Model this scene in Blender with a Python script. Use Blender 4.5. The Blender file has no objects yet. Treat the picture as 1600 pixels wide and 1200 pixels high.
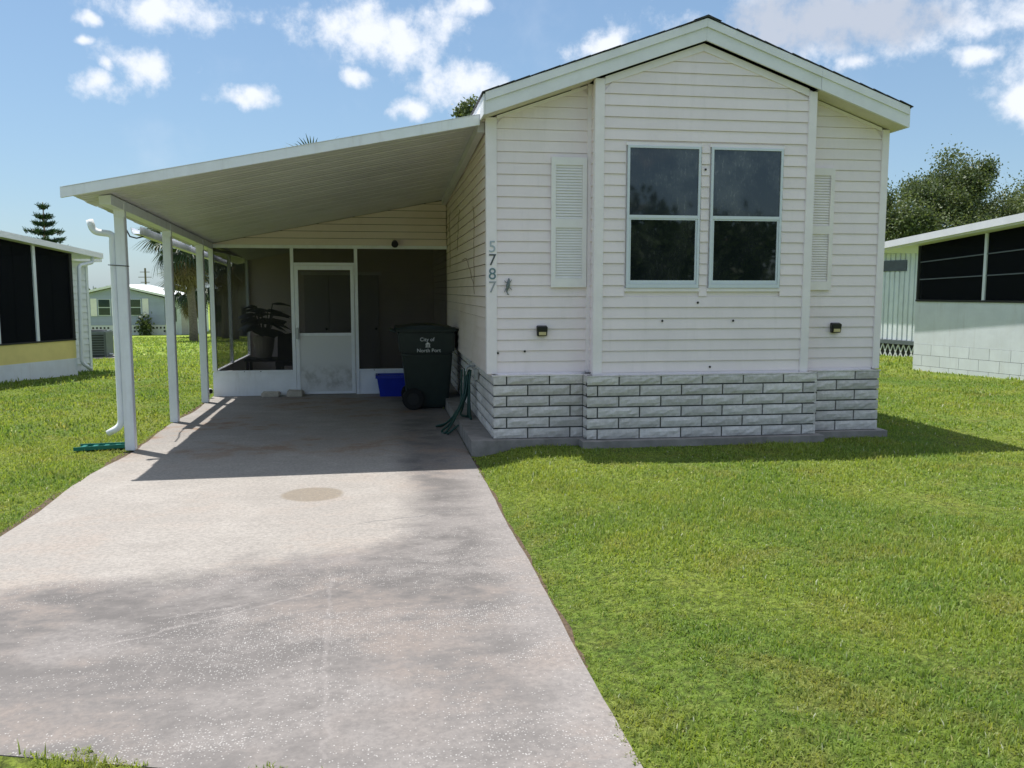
import bpy, bmesh, math, random
import numpy as np
from mathutils import Vector, Matrix

random.seed(7)
rng = np.random.default_rng(7)
sc = bpy.context.scene
col = sc.collection
R = math.radians

# ------------------------------------------------------------------ camera
YAW, PITCH, FPX = 0.1511, -0.1086, 1342.3
cam_d = bpy.data.cameras.new('camera')
cam = bpy.data.objects.new('camera', cam_d)
col.objects.link(cam)
fw = Vector((math.sin(YAW) * math.cos(PITCH), math.cos(YAW) * math.cos(PITCH), math.sin(PITCH)))
rt = Vector((math.cos(YAW), -math.sin(YAW), 0))
up = rt.cross(fw)
CAM = Vector((-0.992, -7.969, 1.385))
m = Matrix.Identity(4)
for i in range(3):
    m[i][0], m[i][1], m[i][2], m[i][3] = rt[i], up[i], -fw[i], CAM[i]
cam.matrix_world = m
cam_d.sensor_width = 36.0
cam_d.lens = 36.0 * FPX / 1600.0
cam_d.clip_start = 0.05
cam_d.clip_end = 3000
sc.camera = cam

# ------------------------------------------------------------------ sky, sun, exposure
SUN = Vector((-0.262, 0.245, 1.0)).normalized()          # towards the sun
sun_el = math.asin(SUN.z)
sun_az = math.atan2(SUN.x, SUN.y)
world = bpy.data.worlds.new('World')
sc.world = world
world.use_nodes = True
wt = world.node_tree
wt.nodes.clear()


class NT:
    """small helper to write node trees"""
    def __init__(s, tree):
        s.t = tree

    def n(s, typ, **kw):
        nd = s.t.nodes.new(typ)
        for k, v in kw.items():
            if k.startswith('i_'):
                key = k[2:]
                key = int(key) if key.isdigit() else key.replace('_', ' ')
                s.put(nd.inputs[key], v)
            else:
                setattr(nd, k, v)
        return nd

    def put(s, sock, v):
        if isinstance(v, bpy.types.NodeSocket):
            s.t.links.new(v, sock)
        elif isinstance(v, bpy.types.Node):
            s.t.links.new(v.outputs[0], sock)
        else:
            sock.default_value = v

    def math(s, op, a, b=0.0, c=None, clamp=False):
        nd = s.t.nodes.new('ShaderNodeMath')
        nd.operation = op
        nd.use_clamp = clamp
        s.put(nd.inputs[0], a)
        s.put(nd.inputs[1], b)
        if c is not None:
            s.put(nd.inputs[2], c)
        return nd.outputs[0]

    def vmath(s, op, a, b=None, scale=None):
        nd = s.t.nodes.new('ShaderNodeVectorMath')
        nd.operation = op
        s.put(nd.inputs[0], a)
        if b is not None:
            s.put(nd.inputs[1], b)
        if scale is not None:
            s.put(nd.inputs['Scale'], scale)
        return nd

    def noise(s, vec, scale, detail=4.0, rough=0.55, dist=0.0):
        nd = s.t.nodes.new('ShaderNodeTexNoise')
        s.put(nd.inputs['Vector'], vec)
        s.put(nd.inputs['Scale'], scale)
        s.put(nd.inputs['Detail'], detail)
        s.put(nd.inputs['Roughness'], rough)
        s.put(nd.inputs['Distortion'], dist)
        return nd.outputs['Fac']

    def remap(s, v, a, b, c=0.0, d=1.0, smooth=True):
        nd = s.t.nodes.new('ShaderNodeMapRange')
        nd.interpolation_type = 'SMOOTHSTEP' if smooth else 'LINEAR'
        s.put(nd.inputs[0], v)
        for k, x in zip((1, 2, 3, 4), (a, b, c, d)):
            s.put(nd.inputs[k], x)
        return nd.outputs[0]

    def mix(s, fac, a, b, mode='MIX'):
        nd = s.t.nodes.new('ShaderNodeMix')
        nd.data_type = 'RGBA'
        nd.blend_type = mode
        s.put(nd.inputs[0], fac)
        for k, v in ((6, a), (7, b)):
            if isinstance(v, (tuple, list)):
                v = tuple(v) if len(v) == 4 else tuple(v) + (1.0,)
            s.put(nd.inputs[k], v)
        return nd.outputs[2]


w = NT(wt)
sky = w.n('ShaderNodeTexSky')
sky.sky_type = 'NISHITA'
sky.sun_disc = False
sky.sun_elevation = sun_el
sky.sun_rotation = sun_az
sky.altitude = 0
sky.air_density = 1.0
sky.dust_density = 0.6
sky.ozone_density = 1.3
SKY = 0.11
tc = w.n('ShaderNodeTexCoord')
dirv = w.vmath('NORMALIZE', tc.outputs['Generated']).outputs[0]
sep = w.n('ShaderNodeSeparateXYZ', i_0=dirv)
az = w.math('ARCTAN2', sep.outputs[0], sep.outputs[1])
el = w.math('ARCSINE', sep.outputs[2])
# fair-weather cumulus, azimuth / elevation / half sizes in radians, all round the sky
clouds = [(-0.218, .283, .080, .022), (-0.248, .226, .048, .020), (-0.288, .201, .022, .015), (-0.291, .262, .016, .008),
          (-0.298, .241, .013, .006), (0.003, .272, .100, .034), (-0.021, .231, .026, .012), (0.104, .302, .036, .017),
          (-0.134, .205, .038, .011), (0.036, .199, .024, .014), (0.095, .222, .055, .028), (0.255, .267, .040, .018),
          (0.500, .272, .200, .040), (0.629, .230, .030, .010), (0.672, .196, .045, .042), (0.519, .235, .024, .012),
          (-0.278, .220, .012, .012), (-0.07, .335, .09, .02), (.28, .37, .16, .035), (-.45, .33, .14, .04), (-.55, .2, .08, .03)]
for i in range(14):
    a = random.uniform(0.85, 2 * math.pi - 0.75)
    a = a if a < math.pi else a - 2 * math.pi
    e = random.uniform(.12, .36)
    s_ = random.uniform(.08, .2)
    clouds.append((a, e, s_ / math.cos(e), s_ * random.uniform(.25, .45)))
ndv = w.n('ShaderNodeTexNoise', i_Vector=dirv, i_Scale=11.0, i_Detail=4.0)
warp = w.vmath('SCALE', w.vmath('SUBTRACT', ndv.outputs['Color'], (.5, .5, .5)).outputs[0], scale=0.055).outputs[0]
ae = w.n('ShaderNodeCombineXYZ', i_0=az, i_1=el, i_2=0.0)
ae = w.vmath('MULTIPLY', w.vmath('ADD', ae.outputs[0], warp).outputs[0], (1, 1, 0)).outputs[0]
best = None
big = None
for a, e, sa, se in clouds:
    v = w.vmath('SUBTRACT', ae, (a, e, 0)).outputs[0]
    v = w.vmath('MULTIPLY', v, (1 / (1.12 * sa), 1 / (1.2 * se), 0)).outputs[0]
    l = w.math('SUBTRACT', 1.0, w.vmath('LENGTH', v).outputs['Value'])
    best = l if best is None else w.math('MAXIMUM', best, l)
    if sa > .12:
        big = l if big is None else w.math('MAXIMUM', big, l)
fine = w.noise(dirv, 26.0, 8.0, .62)
dens = w.math('ADD', best, w.math('MULTIPLY', w.math('SUBTRACT', fine, 0.5), 2.3))
calpha = w.remap(dens, 0.0, 0.85)
wisp = w.remap(w.noise(dirv, 7.0, 6.0, .6), .52, .8, 0.0, .16)
calpha = w.math('MAXIMUM', calpha, wisp)
# broken cumulus added overhead, out of frame, to lift light in the shade
zz_ = w.math('ADD', sep.outputs[2], .14)
pl = w.n('ShaderNodeCombineXYZ', i_0=w.math('DIVIDE', sep.outputs[0], zz_), i_1=w.math('DIVIDE', sep.outputs[1], zz_), i_2=0.0)
over = w.math('MULTIPLY', w.remap(w.noise(pl.outputs[0], 1.5, 6.0, .6), .44, .58), w.remap(el, .31, .44))
calpha = w.math('MAXIMUM', calpha, over)
core = w.remap(w.math('ADD', big, w.math('MULTIPLY', w.math('SUBTRACT', w.noise(dirv, 10.0, 5.0), .5), 1.3)), .12, .62)
ccol = w.mix(core, (5.9, 6.2, 6.75), (3.55, 3.95, 4.7))
skyc = w.mix(1.0, sky.outputs[0], (0.73, 0.81, 0.86), 'MULTIPLY')
haze_ = w.remap(el, -0.02, 0.5, 0.5, 0.15, False)
skyc = w.mix(haze_, skyc, (2.1, 3.2, 4.4))
fin = w.mix(calpha, skyc, ccol)
bg = w.n('ShaderNodeBackground', i_Color=fin, i_Strength=SKY)
wo = w.n('ShaderNodeOutputWorld')
wt.links.new(bg.outputs[0], wo.inputs[0])

world.cycles.sampling_method = 'MANUAL'
world.cycles.sample_map_resolution = 256

sl = bpy.data.lights.new('sun', 'SUN')
sl.energy = 4.7
sl.angle = R(0.53)
sl.color = (1.0, 0.965, 0.915)
so = bpy.data.objects.new('sun', sl)
col.objects.link(so)
so.rotation_euler = (-SUN).to_track_quat('-Z', 'Y').to_euler()
so.location = (0, 0, 30)

sc.view_settings.view_transform = 'Standard'
sc.view_settings.look = 'None'
sc.view_settings.gamma = 1
sc.view_settings.use_curve_mapping = False
sc.view_settings.exposure = 0.55
sc.cycles.max_bounces = 7
sc.cycles.transparent_max_bounces = 8
sc.cycles.caustics_reflective = False
sc.cycles.caustics_refractive = False

# ------------------------------------------------------------------ materials
M = {}


def newmat(name):
    mt = bpy.data.materials.new(name)
    mt.use_nodes = True
    t = NT(mt.node_tree)
    b = mt.node_tree.nodes['Principled BSDF']
    M[name] = mt
    return mt, t, b


def pos(t):
    return t.n('ShaderNodeNewGeometry').outputs['Position']


def simple(name, c, rough=.6, var=.12, scale=6.0, bump=0.0, bscale=60.0, dirt=None, dirt_amt=0.0, spec=.4, metal=0.0, objvar=0.0, streak=0.0):
    """paint-like surface: base colour with patchy variation, optional dirt and fine relief"""
    mt, t, b = newmat(name)
    p = pos(t)
    n1 = t.noise(p, scale, 5.0, .6)
    c4 = tuple(c) + (1,)
    dk = tuple(x * (1 - var) for x in c) + (1,)
    lt = tuple(min(1, x * (1 + var * .6)) for x in c) + (1,)
    cc = t.mix(t.remap(n1, .3, .7), dk, lt)
    if dirt:
        n2 = t.noise(p, scale * .37 + .4, 7.0, .68, .4)
        cc = t.mix(t.remap(n2, .48, .78, 0, dirt_amt), cc, tuple(dirt))
    if streak:
        n3 = t.noise(t.vmath('MULTIPLY', p, (1, 1, .10)).outputs[0], 9.0, 6.0, .7)
        cc = t.mix(t.remap(n3, .50, .80, 0, streak), cc, (.40, .37, .33))
    if objvar:
        oi = t.n('ShaderNodeObjectInfo')
        f = t.remap(oi.outputs['Random'], 0, 1, 1 - objvar, 1 + objvar * .5, False)
        vm = t.vmath('SCALE', cc, scale=f)
        cc = vm.outputs[0]
    t.put(b.inputs['Base Color'], cc)
    b.inputs['Roughness'].default_value = rough
    b.inputs['Specular IOR Level'].default_value = spec
    b.inputs['Metallic'].default_value = metal
    if bump:
        bn = t.n('ShaderNodeBump', i_Height=t.noise(p, bscale, 4.0), i_Strength=bump, i_Distance=.01)
        t.put(b.inputs['Normal'], bn.outputs[0])
    return mt


simple('siding', (.885, .785, .795), .55, .035, 3.0, .08, 40, (.58, .50, .45), .14, .35, objvar=.035, streak=.16)
simple('trim', (.875, .81, .82), .5, .04, 5.0, 0, 60, (.6, .55, .5), .15)
simple('shutter', (.84, .81, .80), .5, .04, 5.0, 0)
simple('shutter_dull', (.84, .78, .76), .6, .06, 5.0, 0)
simple('fascia', (.80, .80, .83), .5, .05, 4.0, 0, 60, (.55, .58, .52), .25)
simple('soffit', (.66, .62, .50), .6, .08, 4.0, 0, 60, (.5, .45, .33), .3)
simple('white_metal', (.83, .85, .90), .4, .04, 5.0, 0, 60, (.55, .55, .50), .3, streak=.3)
simple('pan_metal', (.64, .63, .66), .42, .07, 2.2, .05, 9, (.55, .51, .42), .35, objvar=.05)
simple('vinyl_frame', (.66, .71, .76), .35, .03, 8.0, 0)
simple('shingle', (.055, .06, .065), .9, .3, 20.0, .4, 80, objvar=.25)
simple('lap_shade', (.06, .048, .036), .9, .2)  # near-black brown that paints the shade in the siding laps
simple('footing', (.27, .25, .235), .85, .22, 6.0, .3, 90, (.13, .12, .10), .7)
simple('mortar', (.085, .092, .088), .95, .3, 20, .2, 90)
simple('black_plastic', (.015, .015, .016), .45, .1)
simple('bin_green', (.013, .024, .021), .42, .15, 9.0, .05, 140, (.05, .05, .045), .3)
simple('rubber', (.012, .012, .012), .8, .2)
simple('blue_plastic', (.015, .035, .42), .38, .1, 9.0, 0)
simple('hose', (.006, .048, .036), .38, .15)
simple('brass', (.45, .33, .14), .35, .2, 20, metal=.8)
simple('galv', (.42, .44, .44), .45, .15, 12, metal=.5)
simple('lens_amber', (.55, .47, .25), .2, .1)
simple('digit_pale', (.40, .46, .50), .4, .05)
simple('digit_dark', (.07, .08, .09), .4, .05)
simple('digit_teal', (.13, .21, .24), .4, .05)
simple('digit_grey', (.32, .34, .36), .4, .05)
simple('ornament', (.17, .20, .20), .5, .4, 60)
simple('white_print', (.75, .76, .75), .5, .03)
simple('vine', (.27, .20, .14), .9, .2)
simple('paver', (.50, .45, .38), .9, .15, 20, .3, 60, objvar=.2)
simple('door_panel', (.72, .71, .70), .5, .05, 3.0, 0)
simple('inner_door', (.50, .46, .44), .6, .05, 3.0, 0)
simple('floor', (.16, .16, .16), .8, .2, 4.0)
simple('pot', (.45, .38, .30), .7, .15)
simple('dark_cloth', (.02, .02, .022), .9, .2)
simple('plastic_green', (.015, .15, .115), .35, .1)
simple('nb_yellow', (.76, .65, .24), .6, .06, 3.0, 0)
simple('nb_white', (.72, .765, .80), .6, .06, 3.0, .08, 30, (.55, .55, .5), .3, objvar=.04, streak=.3)
simple('nb_grey', (.37, .41, .54), .65, .05, 2.0, 0, objvar=.05)
simple('nb_taupe', (.27, .235, .21), .7, .08, 2.0, 0, objvar=.04)
simple('roof_white', (.80, .81, .80), .5, .05, 2.0)
simple('bark', (.20, .165, .13), .95, .3, 14, .6, 30)
simple('ac_grey', (.12, .14, .15), .5, .1, 8.0)
simple('ac_dark', (.03, .035, .035), .7, .1, 8.0)
simple('breeze_white', (.72, .73, .72), .75, .06, 6.0)
simple('wire', (.03, .03, .03), .7, .1)
simple('soil', (.10, .07, .045), 1.0, .4, 40, .6, 90)
simple('road', (.11, .108, .105), .9, .2, 20, .3, 90)

# shaded house side: same vinyl, warm bounce and shade painted in, brown vine scars
mt, t, b = newmat('siding_shade')
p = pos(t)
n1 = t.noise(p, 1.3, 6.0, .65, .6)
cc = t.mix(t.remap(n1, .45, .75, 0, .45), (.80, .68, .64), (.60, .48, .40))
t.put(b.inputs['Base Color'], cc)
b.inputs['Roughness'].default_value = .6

# screen mesh
def screenmat(name, c, opacity):
    mt, t, b = newmat(name)
    tr = t.n('ShaderNodeBsdfTransparent')
    df = t.n('ShaderNodeBsdfDiffuse', i_Color=tuple(c) + (1,))
    mx = t.n('ShaderNodeMixShader', i_0=opacity)
    t.put(mx.inputs[1], tr.outputs[0])
    t.put(mx.inputs[2], df.outputs[0])
    out = [n for n in mt.node_tree.nodes if n.type == 'OUTPUT_MATERIAL'][0]
    t.put(out.inputs[0], mx.outputs[0])


screenmat('screen', (.042, .040, .038), .44)
screenmat('screen_clear', (.05, .05, .05), .16)
screenmat('screen_dark', (.010, .011, .013), .88)

# dusty window glass
def glassmat(name, dust, tint):
    mt, t, b = newmat(name)
    p = pos(t)
    sp = t.vmath('MULTIPLY', p, (1, 1, .35)).outputs[0]
    spk = t.remap(t.noise(sp, 42.0, 5.0, .7), .52, .72)
    cloudy = t.remap(t.noise(p, 3.2, 4.0, .6), .42, .68)
    f = t.math('MULTIPLY', t.math('ADD', t.math('MULTIPLY', spk, .6), .25), t.math('ADD', t.math('MULTIPLY', cloudy, .8), .2))
    f = t.math('MULTIPLY', f, dust)
    t.put(b.inputs['Base Color'], t.mix(f, tint, (.55, .56, .55)))
    t.put(b.inputs['Roughness'], t.math('ADD', .02, t.math('MULTIPLY', f, .5)))
    b.inputs['Specular IOR Level'].default_value = .7
    b.inputs['IOR'].default_value = 1.52


glassmat('glass_dusty', .42, (.012, .018, .026))
glassmat('glass', .07, (.008, .012, .012))
simple('glass_far', (.03, .05, .06), .1, .2, spec=.6)

# split-face concrete block
mt, t, b = newmat('block')
p = pos(t)
oi = t.n('ShaderNodeObjectInfo')
n1 = t.noise(p, 28.0, 6.0, .7)
n2 = t.noise(p, 2.2, 5.0, .6)
cc = t.mix(t.remap(n1, .3, .72), (.56, .525, .505), (.72, .685, .665))
cc = t.mix(t.remap(n2, .5, .8, 0, .5), cc, (.44, .41, .395))
cc = t.vmath('SCALE', cc, scale=t.remap(oi.outputs['Random'], 0, 1, .84, 1.06, False)).outputs[0]
t.put(b.inputs['Base Color'], cc)
b.inputs['Roughness'].default_value = .92
bn = t.n('ShaderNodeBump', i_Height=n1, i_Strength=.38, i_Distance=.012)
t.put(b.inputs['Normal'], bn.outputs[0])

# driveway concrete: washed pale field, dark pebbled field with shells, oil mark, rust
mt, t, b = newmat('concrete')
p = pos(t)
sp = t.n('ShaderNodeSeparateXYZ', i_0=p)
X, Y = sp.outputs[0], sp.outputs[1]
nb = t.noise(p, 1.6, 6.0, .66, .2)
nbig = t.noise(p, .85, 6.0, .66, .2)
nst = t.noise(t.vmath('MULTIPLY', p, (1, 1.45, 1)).outputs[0], 2.4, 8.0, .74, .15)
nfine = t.noise(p, 38.0, 6.0, .75)
wob = t.math('MULTIPLY', t.math('SUBTRACT', nb, .5), .9)
line1 = t.math('ADD', t.math('SUBTRACT', Y, t.math('MULTIPLY', X, .36)), 2.52)       # edge of the washed field towards the street
line1 = t.math('ADD', line1, wob)
line2 = t.math('ADD', t.math('SUBTRACT', -.80, X), t.math('MULTIPLY', wob, .55))       # and towards the lawn
m1 = t.remap(line1, -.16, .22)
m2 = t.remap(line2, -.14, .16)
m3 = t.remap(t.math('ADD', Y, wob), -.2, -.7, 0, 1)
washed = t.math('MULTIPLY', t.math('MULTIPLY', m1, m2), t.remap(Y, -.2, .6, 1, .75))
dark = t.mix(t.remap(nst, .38, .64), (.104, .095, .090), (.205, .187, .175))
dark = t.mix(t.remap(nbig, .52, .76, 0, .75), dark, (.262, .236, .222))
dark = t.mix(t.remap(Y, -3.6, -5.3, 0, .28), dark, (.245, .224, .21))
light = t.mix(t.remap(nst, .3, .72), (.275, .252, .226), (.345, .318, .287))
cc = t.mix(washed, dark, light)
# pale worn margin along the lawn
edge = t.remap(t.math('ADD', X, t.math('MULTIPLY', wob, .18)), -.52, -.22, 0, .55)
cc = t.mix(edge, cc, (.285, .26, .243))
# rust under the carport and by the corner
rust = t.math('MULTIPLY', t.remap(nst, .44, .62), t.remap(t.noise(p, .9, 3.0), .44, .58))
rust = t.math('MULTIPLY', rust, t.remap(Y, -.9, 1.2, .2, .95))
cc = t.mix(rust, cc, (.20, .118, .066))
# oil mark
ov = t.vmath('MULTIPLY', t.vmath('SUBTRACT', p, (-1.53, -1.5, 0)).outputs[0], (1 / .24, 1 / .235, 0)).outputs[0]
ol = t.math('ADD', t.vmath('LENGTH', ov).outputs['Value'], t.math('MULTIPLY', t.math('SUBTRACT', nb, .5), .35))
cc = t.mix(t.remap(ol, .86, 1.04, .7, 0), cc, (.185, .147, .098))
# hairline cracks
def crack(c, x0, y0, x1, y1, wdt, colr, amt):
    dx, dy = x1 - x0, y1 - y0
    L = math.hypot(dx, dy)
    nx, ny = -dy / L, dx / L
    d = t.math('ADD', t.math('MULTIPLY', X, nx), t.math('ADD', t.math('MULTIPLY', Y, ny), -(x0 * nx + y0 * ny)))
    d = t.math('ADD', d, t.math('MULTIPLY', t.math('SUBTRACT', t.noise(p, 3.0, 6.0, .7), .5), .16))
    s = t.math('ADD', t.math('MULTIPLY', X, dx / L), t.math('ADD', t.math('MULTIPLY', Y, dy / L), -(x0 * dx + y0 * dy) / L))
    f = t.remap(t.math('ABSOLUTE', d), wdt * .3, wdt, amt, 0)
    f = t.math('MULTIPLY', f, t.math('MULTIPLY', t.remap(s, 0, .12), t.remap(s, L - .2, L, 1, 0)))
    return t.mix(f, c, colr)


cc = crack(cc, -1.285, -3.35, -1.20, -5.4, .015, (.29, .265, .25), .26)
cc = crack(cc, -1.30, -3.62, -2.45, -4.35, .012, (.29, .265, .25), .4)
cc = crack(cc, -1.25, -2.42, -.42, -2.12, .010, (.13, .125, .125), .75)
cc = crack(cc, -1.6, -3.75, -2.1, -3.95, .014, (.29, .265, .25), .4)
# grain
cc = t.mix(t.remap(nfine, .38, .66, .0, .42), cc, (.105, .096, .092))
# exposed shell and pale aggregate, in drifts
vo = t.n('ShaderNodeTexVoronoi', i_Vector=t.vmath('MULTIPLY', p, (1.0, 1.6, 1)).outputs[0], i_Scale=66.0)
drift = t.remap(t.noise(t.vmath('MULTIPLY', p, (.7, 1.5, 1)).outputs[0], 1.35, 4.0, .6, .4), .43, .66)
drift = t.math('MULTIPLY', drift, t.math('SUBTRACT', 1.0, t.math('MULTIPLY', washed, .92)))
drift = t.math('MULTIPLY', drift, t.remap(Y, -1.8, -4.1, .35, 1.5))
sel = t.n('ShaderNodeSeparateColor', i_0=vo.outputs['Color'])
pick = t.math('LESS_THAN', sel.outputs[0], t.math('MULTIPLY', drift, .34))
shell = t.math('MULTIPLY', t.remap(vo.outputs['Distance'], .05, t.remap(sel.outputs[2], 0, 1, .16, .42, False), 1, 0), pick)
vo2 = t.n('ShaderNodeTexVoronoi', i_Vector=p, i_Scale=105.0)
sel2 = t.n('ShaderNodeSeparateColor', i_0=vo2.outputs['Color'])
pick2 = t.math('LESS_THAN', sel2.outputs[0], t.math('MULTIPLY', t.math('ADD', drift, .10), .34))
shell2 = t.math('MULTIPLY', t.remap(vo2.outputs['Distance'], .2, .42, 1, 0), pick2)
shell = t.math('MAXIMUM', shell, t.math('MULTIPLY', shell2, .8))
cc = t.mix(t.math('MULTIPLY', shell, t.remap(sel.outputs[1], 0, 1, .45, 1)), cc, (.47, .455, .435))
t.put(b.inputs['Base Color'], cc)
b.inputs['Roughness'].default_value = .82
hgt = t.math('ADD', t.math('MULTIPLY', nfine, .6), t.math('MULTIPLY', shell, .5))
bn = t.n('ShaderNodeBump', i_Height=hgt, i_Strength=.35, i_Distance=.008)
t.put(b.inputs['Normal'], bn.outputs[0])


def lawn_colour(t, p):
    a = t.noise(p, .55, 5.0, .6, .4)
    c = t.noise(p, 2.3, 5.0, .62)
    d = t.noise(p, .23, 3.0, .5)
    g = t.mix(t.remap(a, .36, .64), (.180, .292, .050), (.305, .385, .062))
    g = t.mix(t.remap(c, .48, .70, 0, .65), g, (.33, .32, .085))
    g = t.mix(t.remap(c, .24, .44, .45, 0), g, (.095, .205, .045))
    k_ = t.noise(p, 19.0, 5.0, .68)
    g = t.mix(t.remap(k_, .50, .72, 0, .55), g, (.40, .46, .13))
    g = t.mix(t.remap(k_, .34, .48, .7, 0), g, (.090, .155, .032))
    g = t.mix(t.remap(d, .5, .72, 0, .4), g, (.335, .395, .075))
    return g


# lawn sheet under the blades
mt, t, b = newmat('lawn')
p = pos(t)
g = lawn_colour(t, p)
fine_ = t.noise(p, 34.0, 6.0, .75)
near = t.mix(t.remap(fine_, .3, .68), (.05, .062, .018), g)
dist = t.vmath('LENGTH', p).outputs['Value']
g2 = t.mix(t.remap(dist, 9, 26, 1, .12), g, near)
g2 = t.mix(.12, g2, (.03, .05, .01))
t.put(b.inputs['Base Color'], g2)
b.inputs['Roughness'].default_value = .95
b.inputs['Specular IOR Level'].default_value = .1
bn = t.n('ShaderNodeBump', i_Height=fine_, i_Strength=.9, i_Distance=.04)
t.put(b.inputs['Normal'], bn.outputs[0])


def leafmat(name, c1, c2, trans=.35, rough=.5, lawn=False):
    mt, t, b = newmat(name)
    at = t.n('ShaderNodeAttribute')
    at.attribute_name = 'tone'
    fac = at.outputs['Fac']
    if lawn:
        g = lawn_colour(t, pos(t))
        cc = t.mix(t.remap(fac, 0, .75, .5, 0, False), g, (.085, .155, .03))
        cc = t.mix(t.remap(fac, .86, 1, 0, .65, False), cc, (.42, .37, .17))
        cc = t.mix(t.math('GREATER_THAN', fac, .990), cc, (.50, .53, .38))
    else:
        cc = t.mix(fac, c1, c2)
    t.put(b.inputs['Base Color'], cc)
    b.inputs['Roughness'].default_value = rough
    b.inputs['Specular IOR Level'].default_value = .35
    tl = t.n('ShaderNodeBsdfTranslucent')
    t.put(tl.inputs[0], t.mix(1.0, cc, (1.25, 1.2, .7), 'MULTIPLY'))
    mx = t.n('ShaderNodeMixShader', i_0=trans)
    t.put(mx.inputs[1], b.outputs[0])
    t.put(mx.inputs[2], tl.outputs[0])
    out = [n for n in mt.node_tree.nodes if n.type == 'OUTPUT_MATERIAL'][0]
    t.put(out.inputs[0], mx.outputs[0])


leafmat('grass', None, None, .48, .55, True)
leafmat('leaf_oak', (.050, .080, .034), (.150, .185, .080), .34)
leafmat('leaf_street', (.022, .042, .015), (.075, .11, .035), .25)
leafmat('leaf_palm', (.020, .040, .020), (.065, .095, .04), .18)
leafmat('leaf_dead', (.13, .10, .06), (.22, .17, .10), .15)
leafmat('leaf_pine', (.020, .050, .025), (.05, .095, .045), .2)
leafmat('leaf_indoor', (.010, .022, .012), (.02, .04, .02), .1)


# ------------------------------------------------------------------ mesh helpers
class MB:
    def __init__(s):
        s.v, s.f = [], []

    def add(s, vs, fs):
        o = len(s.v)
        s.v += [tuple(map(float, q)) for q in vs]
        s.f += [tuple(i + o for i in q) for q in fs]
        return s

    def box(s, x0, x1, y0, y1, z0, z1):
        return s.add([(x0, y0, z0), (x1, y0, z0), (x1, y1, z0), (x0, y1, z0), (x0, y0, z1), (x1, y0, z1), (x1, y1, z1), (x0, y1, z1)],
                     [(0, 3, 2, 1), (4, 5, 6, 7), (0, 1, 5, 4), (1, 2, 6, 5), (2, 3, 7, 6), (3, 0, 4, 7)])

    def hexa(s, a):
        """8 corners: bottom ring 4, top ring 4"""
        return s.add(a, [(0, 3, 2, 1), (4, 5, 6, 7), (0, 1, 5, 4), (1, 2, 6, 5), (2, 3, 7, 6), (3, 0, 4, 7)])

    def prism(s, ring, vec):
        """closed polygon ring (list of 3d) extruded by vec"""
        n = len(ring)
        r2 = [tuple(np.add(q, vec)) for q in ring]
        return s.add(list(ring) + r2, [tuple(range(n))[::-1], tuple(range(n, 2 * n))] + [(i, (i + 1) % n, n + (i + 1) % n, n + i) for i in range(n)])

    def tube(s, pts, r, seg=8, caps=True):
        pts = [Vector(q) for q in pts]
        n = len(pts)
        rs = r if isinstance(r, (list, tuple)) else [r] * n
        tprev = None
        vs, fs = [], []
        u = None
        for i in range(n):
            d = (pts[min(i + 1, n - 1)] - pts[max(i - 1, 0)]).normalized()
            if u is None:
                a = Vector((0, 0, 1)) if abs(d.z) < .9 else Vector((1, 0, 0))
                u = d.cross(a).normalized()
            else:
                u = (u - d * u.dot(d)).normalized()
            v = d.cross(u)
            for k in range(seg):
                an = 2 * math.pi * k / seg
                vs.append(pts[i] + (u * math.cos(an) + v * math.sin(an)) * rs[i])
        for i in range(n - 1):
            for k in range(seg):
                k2 = (k + 1) % seg
                fs.append((i * seg + k, i * seg + k2, (i + 1) * seg + k2, (i + 1) * seg + k))
        if caps:
            fs.append(tuple(range(seg))[::-1])
            fs.append(tuple((n - 1) * seg + k for k in range(seg)))
        return s.add(vs, fs)

    def cyl(s, c, axis, r, h, seg=20, r2=None):
        c = Vector(c)
        a = Vector(axis).normalized()
        return s.tube([c, c + a * h], [r, r if r2 is None else r2], seg)

    def build(s, name, mat, parent=None, smooth=False, bevel=0.0, origin=None):
        o = Vector(origin) if origin is not None else (Vector(parent['_o']) if parent is not None else Vector((0, 0, 0)))
        me = bpy.data.meshes.new(name)
        me.from_pydata([tuple(Vector(q) - o) for q in s.v], [], s.f)
        if bevel:
            bm = bmesh.new()
            bm.from_mesh(me)
            bmesh.ops.bevel(bm, geom=list(bm.edges), offset=bevel, segments=2, affect='EDGES', clamp_overlap=True)
            bm.to_mesh(me)
            bm.free()
        me.materials.append(M[mat])
        if smooth:
            me.polygons.foreach_set('use_smooth', [True] * len(me.polygons))
        me.update()
        ob = bpy.data.objects.new(name, me)
        col.objects.link(ob)
        if parent is not None:
            ob.parent = parent
            ob['_o'] = list(o)
        else:
            ob.location = o
            ob['_o'] = list(o)
        return ob


def empty(name, loc, label, cat, group=None):
    o = bpy.data.objects.new(name, None)
    o.location = loc
    o.empty_display_size = .2
    o['_o'] = list(loc)
    col.objects.link(o)
    return tag(o, label, cat, group)


def tag(o, label=None, cat=None, group=None, kind=None):
    if label:
        o['label'] = label
    if cat:
        o['category'] = cat
    if group:
        o['group'] = group
    if kind:
        o['kind'] = kind
    return o


def shared(name, me, parent, loc, rot=(0, 0, 0), scale=(1, 1, 1)):
    """another object on existing mesh data; loc in world, parents are never rotated"""
    ob = bpy.data.objects.new(name, me)
    ob.location = Vector(loc) - Vector(parent['_o']) if parent is not None else loc
    ob.rotation_euler = rot
    ob.scale = scale
    ob['_o'] = list(loc)
    ob.parent = parent
    col.objects.link(ob)
    return ob


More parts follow.
